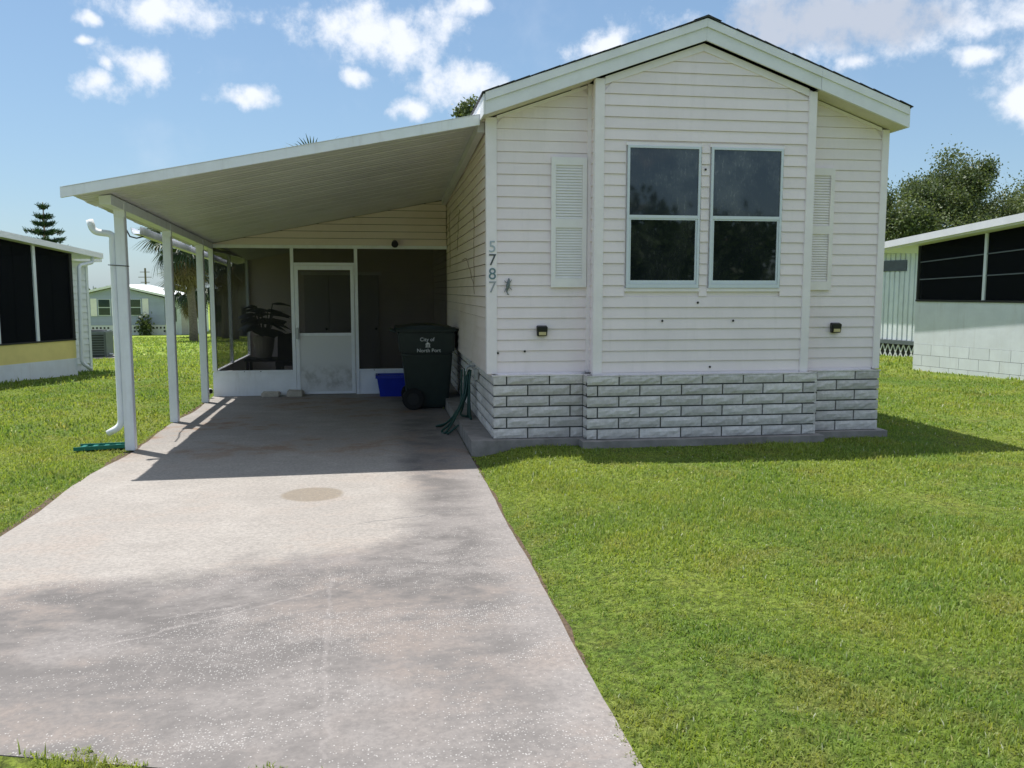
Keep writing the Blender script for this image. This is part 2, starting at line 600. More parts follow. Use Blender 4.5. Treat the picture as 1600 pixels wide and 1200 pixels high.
def np_mesh(name, verts, loops, starts, totals, mat, tone=None, parent=None, origin=(0, 0, 0)):
    me = bpy.data.meshes.new(name)
    verts = (verts - np.array(origin)).astype(np.float32)
    me.vertices.add(len(verts))
    me.vertices.foreach_set('co', verts.ravel())
    me.loops.add(len(loops))
    me.loops.foreach_set('vertex_index', loops.astype(np.int32))
    me.polygons.add(len(starts))
    me.polygons.foreach_set('loop_start', starts.astype(np.int32))
    me.polygons.foreach_set('loop_total', totals.astype(np.int32))
    if tone is not None:
        at = me.attributes.new('tone', 'FLOAT', 'POINT')
        at.data.foreach_set('value', tone.astype(np.float32))
    me.materials.append(M[mat])
    me.update(calc_edges=True)
    ob = bpy.data.objects.new(name, me)
    col.objects.link(ob)
    ob['_o'] = list(origin)
    if parent is not None:
        ob.parent = parent
    else:
        ob.location = origin
    return ob


def quads_mesh(name, Q, mat, tone, parent=None, origin=(0, 0, 0)):
    """Q: (n,4,3) quads; tone (n,)"""
    n = len(Q)
    return np_mesh(name, Q.reshape(-1, 3), np.arange(4 * n), np.arange(n) * 4, np.full(n, 4), mat, np.repeat(tone, 4), parent, origin)


def text_mesh(name, txt, size, mat, parent, loc, rot, depth=.002, align='CENTER'):
    cu = bpy.data.curves.new(name, 'FONT')
    cu.body = txt
    cu.size = size
    cu.extrude = depth
    cu.align_x = align
    tmp = bpy.data.objects.new(name + '_curve', cu)
    me = bpy.data.meshes.new_from_object(tmp)
    bpy.data.objects.remove(tmp)
    bpy.data.curves.remove(cu)
    me.name = name
    me.materials.clear()
    me.materials.append(M[mat])
    ob = bpy.data.objects.new(name, me)
    col.objects.link(ob)
    ob.parent = parent
    ob.location = Vector(loc) - Vector(parent['_o'])
    ob.rotation_euler = rot
    return ob


# ------------------------------------------------------------------ ground
GY = [-200, -5.0, -4.4, 3, 4, 9, 60, 90, 1500]
GZ = [-.139, -.139, -.15, -.15, -.15, -.21, -2.0, -2.1, -2.1]


def gzx(x, y):
    """lawn height: the house lot stands a little above the driveway"""
    t_ = np.clip((np.asarray(x) + .14) / .5, 0, 1) * np.clip((6.5 + np.asarray(y)) / 2.0, 0, 1)
    return np.interp(y, GY, GZ) + .082 * t_ * t_ * (3 - 2 * t_)


def gz(y):
    return float(np.interp(y, GY, GZ))


mb = MB()
xs = [-1500, -200, -60, -20, -8, -.14, -.06, .04, .14, .24, .36, 8, 20, 60, 200, 1500]
ys = [-1500, -200, -60, -20, -8, -6.5, -5.5, -5.0, -4.4, 0, 3, 4, 6, 9, 20, 35, 60, 90, 200, 1500]
vs = [(x, y, float(gzx(x, y))) for y in ys for x in xs]
nx = len(xs)
mb.add(vs, [(j * nx + i, j * nx + i + 1, (j + 1) * nx + i + 1, (j + 1) * nx + i) for j in range(len(ys) - 1) for i in range(nx - 1)])
tag(mb.build('lawn', 'lawn'), 'green lawn running round the house and away to the far homes', None, None, 'structure')

DZ = -.135
DR, DL = -.19, -3.365
YB = 4.837
mb = MB()
rgt = [(DR + .004 * math.sin(y * 3.1) + random.uniform(-.003, .003), y) for y in np.linspace(-5.68, -.2, 40)]
lft = [(DL + .03 * math.sin(y * 2.3) + random.uniform(-.012, .012), y) for y in np.linspace(4.7, -4.75, 48)]
ring = [(x, y, DZ - .12) for x, y in rgt] + [(DR, 8.15, DZ - .12), (DL + .02, 8.15, DZ - .12)] + [(x, y, DZ - .12) for x, y in lft]
mb.prism(ring, (0, 0, .12))
tag(mb.build('driveway', 'concrete'), 'weathered concrete driveway leading under the carport', None, None, 'structure')
mb = MB()
for (xa, xb_, y0, y1) in ((DR + .002, DR + .022, -5.68, -.22),):
    e = [(xa - .03, y, -.1445) for y in np.linspace(y0, y1, 60)]
    f2 = [(xb_ + random.uniform(-.015, .012), y, -.1445) for y in np.linspace(y0, y1, 60)]
    n = len(e)
    mb.add(e + f2, [(i, n + i, n + i + 1, i + 1) for i in range(n - 1)])
e = [(DL + .03, y, -.1472) for y in np.linspace(-4.75, 4.4, 60)]
f2 = [(DL - .06 + random.uniform(-.03, .02), y, -.1472) for y in np.linspace(-4.75, 4.4, 60)]
mb.add(e + f2, [(i, i + 1, 60 + i + 1, 60 + i) for i in range(59)])
tag(mb.build('soil_edge', 'soil'), 'strip of bare brown soil along the driveway edges', None, None, 'structure')
tag(MB().box(-80, 80, -13.5, -7.0, -.3, -.132).build('road', 'road'), 'asphalt street in front of the lot', None, None, 'structure')

# ------------------------------------------------------------------ the manufactured home
W, XB, WB, D, H = 3.93, .972, 2.101, .173, .61
HL = 12.0
RX0, RX1 = -.054, 3.990
RM = (RX0 + RX1) / 2
SL = .353
ZB0 = 2.925                                        # underside of the rake at the eaves


def zrake(x):
    return ZB0 + SL * (x - RX0 if x <= RM else RX1 - x)


home = empty('manufactured_home', (1.965, 0, 0), 'pale pink manufactured home with gabled front and two-pane bay window', 'house')
cw = .004
ring = [(cw, cw, H - .02), (W - cw, cw, H - .02), (W - cw, cw, zrake(W) - .01), (RM, cw, zrake(RM) - .01), (cw, cw, zrake(0) - .01)]
wall = MB().prism(ring, (0, HL, 0)).build('wall', 'siding', home)
bx0, bx1 = XB, XB + WB
ring = [(bx0 + cw, -D + cw, H - .02), (bx1 - cw, -D + cw, H - .02), (bx1 - cw, -D + cw, zrake(bx1) - .01), (RM, -D + cw, zrake(RM) - .01), (bx0 + cw, -D + cw, zrake(bx0) - .01)]
bay = MB().prism(ring, (0, D - .002, 0)).build('bay_wall', 'siding', home)

PS = .1016


def plank_front(parent, y, xa, xb, z0, z1, mat='siding', gap=.0066):
    """one lap of siding facing -Y; xa, xb are pairs (bottom, top)"""
    jt = random.uniform(-.0012, .0012)
    b0, b1 = -.014 + jt, -.003
    zb = z0 - .004
    mb = MB()
    b0 += .001
    zt_ = z1 - gap
    xat = xa[0] + (xa[1] - xa[0]) * .92
    xbt = xb[0] + (xb[1] - xb[0]) * .92
    mb.add([(xa[0], y, zb), (xb[0], y, zb), (xb[0], y + b0, zb), (xa[0], y + b0, zb),
            (xa[0], y + b0, zb + .006), (xb[0], y + b0, zb + .006),
            (xat, y, zt_), (xbt, y, zt_), (xbt, y + b1, zt_), (xat, y + b1, zt_)],
           [(0, 1, 2, 3), (3, 2, 5, 4), (4, 5, 8, 9), (6, 9, 8, 7), (0, 3, 4, 9, 6), (1, 7, 8, 5, 2), (0, 6, 7, 1)])
    return mb.build('plank', mat, parent)


def under_rake(z, x0, x1, drop):
    """x-range of a course at height z below the rake line lowered by drop"""
    lo = RX0 + (z + drop - ZB0) / SL
    hi = RX1 - (z + drop - ZB0) / SL
    return max(x0, lo), min(x1, hi)


def courses(parent, y, x0, x1, drop, holes=()):
    z = H + .012
    while z < 3.7:
        z1 = z + PS
        a0, b0 = under_rake(z, x0, x1, drop)
        a1, b1 = under_rake(z1, x0, x1, drop)
        if b0 - a0 < .03:
            break
        if b1 - a1 < 0:
            a1 = b1 = (a0 + b0) / 2
        segs = [(a0, b0, a1, b1)]
        for (hx0, hx1, hz0, hz1) in holes:
            if z + .5 * PS > hz0 and z + .5 * PS < hz1:
                new = []
                for (p0, q0, p1, q1) in segs:
                    if q0 <= hx0 or p0 >= hx1:
                        new.append((p0, q0, p1, q1))
                        continue
                    if p0 < hx0:
                        new.append((p0, hx0, p1, hx0))
                    if q0 > hx1:
                        new.append((hx1, q0, hx1, q1))
                segs = new
        for (p0, q0, p1, q1) in segs:
            plank_front(parent, y, (p0, p1), (q0, q1), z, z1)
        z = z1


courses(wall, 0, .055, bx0 - .03, .035)
courses(wall, 0, bx1 + .002, W - .055, .035)
WX = [(1.262, 1.962), (2.066, 2.770)]
WZ0, WZ1 = 1.408, 2.702
courses(bay, -D, bx0 + .058, bx1 - .058, .075, [(a - .012, b_ + .012, WZ0 - .03, WZ1 + .02) for a, b_ in WX])
# filler plates above and below the windows where a course is cut lengthwise are hidden by the frames
# return of the bay, left side (the side the camera sees)
z = H + .012
while z < zrake(bx0) - .05:
    mb = MB()
    z1 = min(z + PS, zrake(bx0) - .03)
    x = bx0
    mb.add([(x, -D + .02, z - .004), (x, -.03, z - .004), (x - .014, -.03, z - .004), (x - .014, -D + .02, z - .004),
            (x, -D + .02, z1), (x, -.03, z1), (x - .003, -.03, z1), (x - .003, -D + .02, z1)],
           [(0, 3, 2, 1), (4, 5, 6, 7), (0, 1, 5, 4), (1, 2, 6, 5), (2, 3, 7, 6), (3, 0, 4, 7)])
    mb.build('plank', 'siding', bay)
    z += PS
# left side of the home, under the carport
MB().box(.0005, .0032, .06, 8.19, H, 2.92).build('lap_shade', 'lap_shade', home)  # dark sheet added behind the planks to paint their lap shadow lines
z = H + .012
while z < 2.93:
    z1 = min(z + PS, 2.935) - .0095
    sag = random.uniform(-.002, .002)
    mb = MB()
    mb.add([(0, .03, z - .004), (0, 8.2, z - .004), (-.017 + sag, 8.2, z - .004), (-.017 + sag, .03, z - .004),
            (0, .03, z1), (0, 8.2, z1), (-.003, 8.2, z1), (-.003, .03, z1)],
           [(0, 1, 2, 3), (4, 7, 6, 5), (0, 4, 5, 1), (1, 5, 6, 2), (2, 6, 7, 3), (3, 7, 4, 0)])
    mb.build('plank', 'siding_shade', wall)
    z += PS
# corner posts and trims
def trim(name, x0, x1, y0, y1, z0, z1, mat='trim', parent=home):
    return MB().box(x0, x1, y0, y1, z0, z1).build(name, mat, parent, bevel=.003)


trim('corner_post', -.022, .078, -.022, .055, H - .005, zrake(.03) - .008)
trim('corner_post', W - .055, W + .02, -.022, .06, H - .005, zrake(W) - .004)
trim('bay_corner_post', bx0 - .02, bx0 + .07, -D - .022, -D + .045, H - .012, zrake(bx0 + .02) - .01)
trim('bay_corner_post', bx1 - .062, bx1 + .02, -D - .022, -D + .05, H - .012, zrake(bx1 + .01) - .01)
trim('inside_corner_post', bx0 - .045, bx0 - .001, -.028, -.001, H, zrake(bx0 - .03) - .006)
trim('starter_strip', .06, bx0 - .05, -.012, .0, H - .022, H + .008, 'trim')
trim('starter_strip', bx0 + .07, bx1 - .065, -D - .012, -D, H - .022, H + .008, 'trim')
trim('starter_strip', bx1 + .022, W - .06, -.012, .0, H - .022, H + .008, 'trim')
# frieze boards on the bay following the rake, and thin ones on the set-back walls


def rake_board(name, xa, xb, y0, y1, d0, d1, mat):
    """sloping board between x=xa and xb; its top d0 and bottom d1 below the rake line"""
    za, zb = zrake(xa), zrake(xb)
    return MB().hexa([(xa, y0, za - d1), (xb, y0, zb - d1), (xb, y1, zb - d1), (xa, y1, za - d1),
                      (xa, y0, za - d0), (xb, y0, zb - d0), (xb, y1, zb - d0), (xa, y1, za - d0)]).build(name, mat, home)


rake_board('frieze_board', bx0 + .072, RM - .001, -D - .018, -D - .001, .012, .078, 'trim')
rake_board('frieze_board', RM + .001, bx1 - .064, -D - .018, -D - .001, .012, .078, 'trim')
rake_board('frieze_board', .08, bx0 - .05, -.016, -.001, .008, .038, 'trim')
rake_board('frieze_board', bx1 + .024, W - .06, -.016, -.001, .008, .038, 'trim')
# rake fascia in two tiers, with the seam on the right slope
FY0, FY1 = -.252, -.230
SEAM = 3.095
for xa, xb in ((RX0, RM - .0008), (RM + .0008, SEAM - .001), (SEAM + .001, RX1)):
    fb = rake_board('rake_fascia', xa, xb, FY0 if xa < SEAM else FY0 - .004, FY1, -.185, 0.0, 'fascia')
    za, zb = zrake(xa), zrake(xb)
    y0, y1 = FY0 - .016, FY0 - .0055
    MB().hexa([(xa, y0, za + .115), (xb, y0, zb + .115), (xb, y1, zb + .115), (xa, y1, za + .115),
               (xa, y0, za + .188), (xb, y0, zb + .188), (xb, y1, zb + .188), (xa, y1, za + .188)]).build('drip_board', 'fascia', fb)
# soffit boards between fascia and wall
for xa, xb in ((RX0 + .004, bx0 - .024), (bx1 + .024, RX1 - .004)):
    za, zb = zrake(xa), zrake(xb)
    MB().hexa([(xa, FY1, za + .002), (xb, FY1, zb + .002), (xb, .02, zb + .002), (xa, .02, za + .002),
               (xa, FY1, za + .016), (xb, FY1, zb + .016), (xb, .02, zb + .016), (xa, .02, za + .016)]).build('soffit', 'soffit', home)
# boxed eaves along both long sides
MB().box(RX0, -.004, .022, HL, ZB0 + .002, ZB0 + .02).build('eave_soffit', 'soffit', home)
MB().box(RX0 - .016, RX0 - .001, FY0, HL + .2, ZB0, ZB0 + .175).build('eave_fascia', 'fascia', home)
MB().box(W + .004, RX1, .022, HL, ZB0 + .002, ZB0 + .02).build('eave_soffit', 'soffit', home)
MB().box(RX1 + .001, RX1 + .016, FY0, HL + .2, ZB0, ZB0 + .175).build('eave_fascia', 'fascia', home)
# roof slabs and the shingle edge
for s_ in (0, 1):
    xa, xb = (RX0 - .03, RM) if s_ == 0 else (RM, RX1 + .03)
    za, zb = zrake(max(xa, RX0)) + .186 - (.011 if s_ == 0 else 0), zrake(min(xb, RX1)) + .186 - (.011 if s_ else 0)
    rf = MB().hexa([(xa, FY0 + .01, za), (xb, FY0 + .01, zb), (xb, HL + .2, zb), (xa, HL + .2, za),
                    (xa, FY0 + .01, za + .012), (xb, FY0 + .01, zb + .012), (xb, HL + .2, zb + .012), (xa, HL + .2, za + .012)]).build('roof', 'shingle', home)
    n = 15
    for k in range(n):
        for row in range(3):
            u0, u1 = k / n, (k + 1) / n + .006
            x0_, x1_ = xa + (xb - xa) * u0, xa + (xb - xa) * min(1, u1)
            z0_, z1_ = za + (zb - za) * u0, za + (zb - za) * min(1, u1)
            l0, l1 = (.010, .015) if s_ == 0 else (.015, .010)
            l0 += random.uniform(0, .002)
            y0 = FY0 - .022 + random.uniform(-.006, .006) + row * .3
            MB().hexa([(x0_, y0, z0_ + l0 - .003), (x1_, y0, z1_ + l1 - .003), (x1_, y0 + .31, z1_ + l1 - .003), (x0_, y0 + .31, z0_ + l0 - .003),
                       (x0_, y0, z0_ + l0 + .005), (x1_, y0, z1_ + l1 + .005), (x1_, y0 + .31, z1_ + l1 + .005), (x0_, y0 + .31, z0_ + l0 + .005)]).build('shingle', 'shingle', rf)
MB().prism([(RM - .13, FY0 - .03, zrake(RM) + .186 - .13 * SL + .026), (RM, FY0 - .03, zrake(RM) + .186 + .03), (RM + .13, FY0 - .03, zrake(RM) + .186 - .13 * SL + .026),
            (RM, FY0 - .03, zrake(RM) + .186 + .012)], (0, HL + .2, 0)).build('ridge_cap', 'shingle', home)

# windows of the bay
for k, (a, b_) in enumerate(WX):
    yf = -D
    zm = 2.058
    win = MB()
    fo = .021
    win.box(a, b_, yf - .030, yf - .004, WZ1 - fo, WZ1)
    win.box(a, b_, yf - .030, yf - .004, WZ0, WZ0 + .036)
    win.box(a, a + fo, yf - .0295, yf - .004, WZ0 + .036, WZ1 - fo)
    win.box(b_ - fo, b_, yf - .0295, yf - .004, WZ0 + .036, WZ1 - fo)
    wn = win.build('window', 'vinyl_frame', home)
    MB().box(a + fo, b_ - fo, yf - .028, yf - .004, zm - .010, zm + .018).build('meeting_rail', 'vinyl_frame', wn)
    sm = MB()
    s0, s1, sb, st = a + fo + .002, b_ - fo - .002, WZ0 + .038, zm - .0105
    sm.box(s0, s1, yf - .022, yf - .004, sb, sb + .032)
    sm.box(s0, s1, yf - .022, yf - .004, st - .014, st)
    sm.box(s0, s0 + .016, yf - .0215, yf - .004, sb + .032, st - .014)
    sm.box(s1 - .016, s1, yf - .0215, yf - .004, sb + .032, st - .014)
    sm.build('lower_sash', 'vinyl_frame', wn)
    MB().box(a + fo, b_ - fo, yf - .016, yf - .011, zm + .018, WZ1 - fo).build('pane', 'glass_dusty', wn)
    MB().box(s0 + .016, s1 - .016, yf - .012, yf - .008, sb + .032, st - .014).build('pane', 'glass', wn)
    MB().box(a - .014, b_ + .014, yf - .019, yf - .0005, WZ0 - .034, WZ0 - .002).build('sill', 'trim', wn)
    MB().box(a - .014, b_ + .014, yf - .019, yf - .0005, WZ1 + .002, WZ1 + .03).build('head_trim', 'trim', wn)

# shutters
def shutter(x0, x1, z0, z1, mat, label):
    sh = MB()
    y0, y1 = -.040, -.0145
    fr = .042
    zm = (z0 + z1) / 2 - .005
    sh.box(x0, x0 + fr, y0, y1, z0, z1)
    sh.box(x1 - fr, x1, y0, y1, z0, z1)
    for za, zb in ((z0, z0 + .085), (zm - .04, zm + .04), (z1 - .07, z1)):
        sh.box(x0 + fr, x1 - fr, y0 + .0005, y1, za, zb)
    sh.box(x0 + fr, x1 - fr, y1 - .007, y1 - .001, z0 + .085, zm - .04)
    sh.box(x0 + fr, x1 - fr, y1 - .007, y1 - .001, zm + .04, z1 - .07)
    o = sh.build('shutter', mat, home)
    o['label'] = label
    lv = MB()
    for za, zb in ((z0 + .085, zm - .04), (zm + .04, z1 - .07)):
        nn = 19
        for i in range(nn):
            c = za + (zb - za) * (i + .5) / nn
            hh = (zb - za) / nn
            lv.add([(x0 + fr, y1 - .016, c - hh * .42), (x1 - fr, y1 - .016, c - hh * .42), (x1 - fr, y1 - .008, c + hh * .46), (x0 + fr, y1 - .008, c + hh * .46),
                    (x0 + fr, y1 - .016, c - hh * .18), (x1 - fr, y1 - .016, c - hh * .18)],
                   [(0, 1, 5, 4), (4, 5, 2, 3), (0, 3, 2, 1)])
    tag(lv.build('louvers', mat, o), kind='stuff')


shutter(.585, .921, 1.413, 2.606, 'shutter', 'white louvered shutter left of the bay')
shutter(3.098, 3.387, 1.388, 2.560, 'shutter_dull', 'dull louvered shutter tucked behind the bay corner')

# house number digits and screw holes
for ch, z, mt_ in (('5', 1.735, 'digit_pale'), ('7', 1.615, 'digit_dark'), ('8', 1.487, 'digit_teal'), ('7', 1.365, 'digit_grey')):
    o = text_mesh('house_number', ch, .150, mt_, home, (.034, -.0245, z), (R(90), 0, 0), .002)
    o['label'] = 'number %s on the corner post' % ch
for x, y, z in ((.085, 0, .80), (.34, 0, .815), (1.62, -D, 1.10), (2.32, -D, 1.098), (1.965, -D, 1.27), (2.01, -D, 2.50), (2.1, -D, .66)):
    MB().cyl((x, y - .0155, z), (0, -1, 0), .011, .004, 8).build('hole', 'black_plastic', home)

# block skirt
PF = .086
XS, XE = .033, 3.914
skirt = MB().box(XS + .014, XE - .014, -PF + .014, -.002, -.02, H - .026).build('skirt', 'mortar', home)
MB().box(bx0 - PF + .014, bx1 + PF - .014, -D - PF + .014, -PF + .013, -.02, H - .026).build('bay_backing', 'mortar', skirt)
MB().box(XS + .014, XS + .1, -.001, HL, -.02, H - .026).build('side_backing', 'mortar', skirt)
MB().box(XE - .1, XE - .014, -.001, HL, -.02, H - .026).build('side_backing', 'mortar', skirt)
BH, BLN, JT = .1016, .4064, .0135


def block(parent, origin, ux, nrm, L, hgt, ret=0.0):
    """split-face block: origin lower-left of face, ux along the face, nrm outwards; a rough face in front of the mortar"""
    o, ux, nrm = Vector(origin), Vector(ux), Vector(nrm)
    nxs, nzs = max(2, int(L / .055)), 3
    vs, fs = [], []
    for j in range(nzs + 1):
        for i in range(nxs + 1):
            u, v = L * i / nxs, hgt * j / nzs
            e = i in (0, nxs) or j in (0, nzs)
            dd = .0 if e else random.uniform(.004, .014)
            vs.append(o + ux * u + Vector((0, 0, v)) + nrm * dd)
    for j in range(nzs):
        for i in range(nxs):
            a = j * (nxs + 1) + i
            fs.append((a, a + 1, a + nxs + 2, a + nxs + 1))
    n0 = len(vs)
    for (u, v) in ((0, 0), (L, 0), (L, hgt), (0, hgt)):
        vs.append(o + ux * u + Vector((0, 0, v)) - nrm * (.05 + ret))
    k = nxs + 1
    bot = list(range(0, k)); top = list(range(nzs * k, nzs * k + k))
    lef = [j * k for j in range(nzs + 1)]; rig = [j * k + nxs for j in range(nzs + 1)]
    fs += [tuple(bot[::-1]) + (n0, n0 + 1), tuple(top) + (n0 + 2, n0 + 3), tuple(lef) + (n0 + 3, n0), tuple(rig[::-1]) + (n0 + 1, n0 + 2)]
    return MB().add(vs, fs).build('block', 'block', parent)


def block_run(o, ux, nrm, L, first, rows=6):
    for r_ in range(rows):
        u = 0.0
        nxt = first[r_ % 2]
        while u < L - .02:
            e = min(L, u + nxt)
            if L - e < .05:
                e = L
            a, b_ = u + (JT / 2 if u > 0 else 0), e - (JT / 2 if e < L else 0)
            hz = BH - JT
            block(skirt, Vector(o) + Vector(ux) * a + Vector((0, 0, r_ * BH + .003)), ux, nrm, b_ - a, hz)
            u = e
            nxt = BLN


XBL, XBR = bx0 - PF, bx1 + PF
block_run((XS, -PF, 0), (1, 0, 0), (0, -1, 0), XBL - XS - .002, (.325, .125))
block_run((XBL, -D - PF, 0), (1, 0, 0), (0, -1, 0), XBR - XBL, (.10 + .0, .305))
block_run((XBR + .002, -PF, 0), (1, 0, 0), (0, -1, 0), XE - XBR - .002, (.30, .09))
block_run((XBL, -PF - .012, 0), (0, -1, 0), (-1, 0, 0), D - .016, (.4, .4))
block_run((XBR, -D - PF + .003, 0), (0, 1, 0), (1, 0, 0), D - .016, (.4, .4))
block_run((XS, 4.86, 0), (0, -1, 0), (-1, 0, 0), 4.86 + PF - .003, (.30, .12))
block_run((XE, -PF + .003, 0), (0, 1, 0), (1, 0, 0), 4.5, (.09, .30))
MB().box(XS - .01, bx0 - PF - .001, -PF - .01, .004, H - .021, H - .012).build('ledge', 'trim', skirt)
MB().box(bx0 - PF - .004, bx1 + PF + .004, -D - PF - .006, -PF + .01, H - .0235, H - .0145).build('ledge', 'block', skirt)
MB().box(bx1 + PF + .001, XE + .012, -PF - .01, .004, H - .021, H - .012).build('ledge', 'block', skirt)
# footing slab
ft = MB()
ring = [(-.182, -.165, -.2), (.83, -.17, -.2), (.83, -.36, -.2), (3.21, -.35, -.2), (3.21, -.165, -.2), (3.985, -.16, -.2), (3.985, HL, -.2), (-.182, HL, -.2)]
ft.prism(ring, (0, 0, .197))
ft.build('footing', 'footing', home)

# ------------------------------------------------------------------ carport
cp = empty('carport', (-1.8, 2.4, DZ), 'white aluminium carport with sloping pan roof on three slim posts', 'carport')


def edgeY(x):                                   # the front edge runs slightly askew
    return .06 + (x / 3.6) * .28


def under(x, y):
    s = -x / 3.6
    zi = 2.958 + (2.715 - 2.958) * (y + .2) / 5.04
    zo = 2.190 + (2.0 - 2.190) * (y + .2) / 5.04
    return zi + (zo - zi) * s


PW = .3048
XO = -3.59
XI = -.075
k = 0
y = -.26
prof = [(0, .0), (.018, .022), (.036, 0), (.095, 0), (.103, .017), (.111, 0), (.19, 0), (.198, .017), (.206, 0), (.3045, 0)]
while y < 8.5:
    vs, fs = [], []
    npf = len(prof)
    for top in (0, 1):
        for x in (XO + random.uniform(-.015, .015), XI):
            ya = max(y, edgeY(x) + .012) if y < .1 else y
            for (dv, dz) in prof:
                yy = ya + dv * ((y + PW - ya) / PW)
                if top:
                    z = under(x, yy) + .055
                else:
                    z = under(x, yy) + dz
                vs.append((x, yy, z))
    for i in range(npf - 1):
        fs.append((i, npf + i, npf + i + 1, i + 1))
        fs.append((2 * npf + i, 2 * npf + i + 1, 3 * npf + i + 1, 3 * npf + i))
        fs.append((i, i + 1, 2 * npf + i + 1, 2 * npf + i))
        fs.append((npf + i, 3 * npf + i, 3 * npf + i + 1, npf + i + 1))
    fs.append((0, 2 * npf, 3 * npf, npf))
    fs.append((npf - 1, 2 * npf - 1, 4 * npf - 1, 3 * npf - 1))
    MB().add(vs, fs).build('roof_panel', 'pan_metal', cp)
    y += PW
# front fascia
xo, xi = -3.600, -.072
yo, yi = edgeY(xo), edgeY(xi)
zo, zi = under(xo, yo), under(xi, yi)
MB().hexa([(xo, yo - .03, zo - .042), (xi, yi - .03, zi - .045), (xi, yi + .004, zi - .045), (xo, yo + .004, zo - .042),
           (xo, yo - .03, zo + .040), (xi, yi - .03, zi + .045), (xi, yi + .004, zi + .045), (xo, yo + .004, zo + .040)]).build('fascia', 'white_metal', cp)
MB().hexa([(xo, yo - .034, zo + .041), (xi, yi - .034, zi + .046), (xi, yi + .06, zi + .058), (xo, yo + .06, zo + .057),
           (xo, yo - .034, zo + .046), (xi, yi - .034, zi + .051), (xi, yi + .06, zi + .063), (xo, yo + .06, zo + .062)]).build('drip_edge', 'white_metal', cp)
# ledger against the house
MB().hexa([(-.085, .1, under(-.05, .1) - .10), (-.022, .1, under(-.05, .1) - .10), (-.022, 8.19, under(-.05, 8.19) - .07), (-.085, 8.19, under(-.05, 8.19) - .07),
           (-.085, .1, under(-.085, .1) - .002), (-.022, .1, under(-.085, .1) - .002), (-.022, 8.19, under(-.085, 8.19) - .002), (-.085, 8.19, under(-.085, 8.19) - .002)]).build('ledger', 'pan_metal', cp)
# beam and posts
PX = -3.375
by0, by1 = .17, YB - .045


def beamz(y):
    return under(PX, y) - .002


MB().hexa([(PX - .05, by0, beamz(by0) - .085), (PX + .05, by0, beamz(by0) - .085), (PX + .05, by1, beamz(by1) - .085), (PX - .05, by1, beamz(by1) - .085),
           (PX - .05, by0, beamz(by0) - .012), (PX + .05, by0, beamz(by0)), (PX + .05, by1, beamz(by1)), (PX - .05, by1, beamz(by1) - .012)]).build('beam', 'white_metal', cp)
for yy, ln in ((.60, .0), (2.38, .0), (4.16, 0)):
    zt = beamz(yy) - .086
    hw = .045
    MB().box(PX - hw, PX + hw, yy - hw, yy + hw, DZ, zt).build('post', 'white_metal', cp, bevel=.006)
    MB().box(PX - hw + .004, PX + hw + .012, yy - hw - .014, yy - hw - .001, zt - .06, zt + .07).build('bracket', 'white_metal', cp)
# gutter on the outer edge, its front length is gone
gp = []
g0, g1 = 2.35, 8.4
xg = -3.70
zz0, zz1 = under(xg, g0) - .06, under(xg, g1) - .03
gm = MB()
def gsec(y, z):
    return [(xg - .055, y, z + .075), (xg - .05, y, z + .02), (xg - .03, y, z), (xg + .045, y, z), (xg + .05, y, z + .085), (xg + .044, y, z + .085), (xg + .039, y, z + .006), (xg - .027, y, z + .006), (xg - .044, y, z + .024), (xg - .049, y, z + .075)]
a, b_ = gsec(g0, zz0), gsec(g1, zz1)
n = len(a)
gm.add(a + b_, [tuple(range(n))[::-1], tuple(range(n, 2 * n))] + [(i, (i + 1) % n, n + (i + 1) % n, n + i) for i in range(n)])
gm.build('gutter', 'white_metal', cp)
MB().tube([(xg + .05, 1.55, under(xg, 1.5) - .01), (xg + .04, 1.8, under(xg, 1.8) - .05), (xg, 2.1, under(xg, 2.1) - .11), (xg - .01, 2.4, under(xg, 2.4) - .10), (xg, 2.7, under(xg, 2.7) - .05)], .008, 6).build('cable', 'wire', cp)
# downspout, elbow open to the air
dsp = []
def arc(pts, r=.05, n=5):
    out = [Vector(pts[0])]
    for i in range(1, len(pts) - 1):
        p0, p1, p2 = Vector(pts[i - 1]), Vector(pts[i]), Vector(pts[i + 1])
        d0, d1 = (p0 - p1).normalized(), (p2 - p1).normalized()
        rr = min(r, (p0 - p1).length * .45, (p2 - p1).length * .45)
        a, c = p1 + d0 * rr, p1 + d1 * rr
        for k in range(n + 1):
            tt = k / n
            out.append(a * (1 - tt) ** 2 + p1 * 2 * tt * (1 - tt) + c * tt * tt)
    out.append(Vector(pts[-1]))
    return out


dpath = arc([(-3.645, .60, 2.035), (-3.615, .60, 1.925), (-3.445, .60, 1.905), (-3.4525, .60, 1.80), (-3.4525, .60, .10), (-3.58, .60, .03)], .085, 6)
MB().tube(dpath, .032, 10).build('downspout', 'white_metal', cp, smooth=True)
MB().tube([(-3.488, .553, 1.62), (-3.33, .551, 1.61), (-3.327, .64, 1.61)], .004, 5).build('wire_tie', 'wire', cp)

# ------------------------------------------------------------------ screened room behind the carport
sr = empty('screen_room', (-1.7, YB, DZ), 'screened porch with white kick panels at the back of the carport', 'porch')
SX = -3.36
yb = YB


def bar(name, x0, x1, y0, y1, z0, z1, parent=sr, mat='white_metal'):
    return MB().box(x0, x1, y0, y1, z0, z1).build(name, mat, parent)


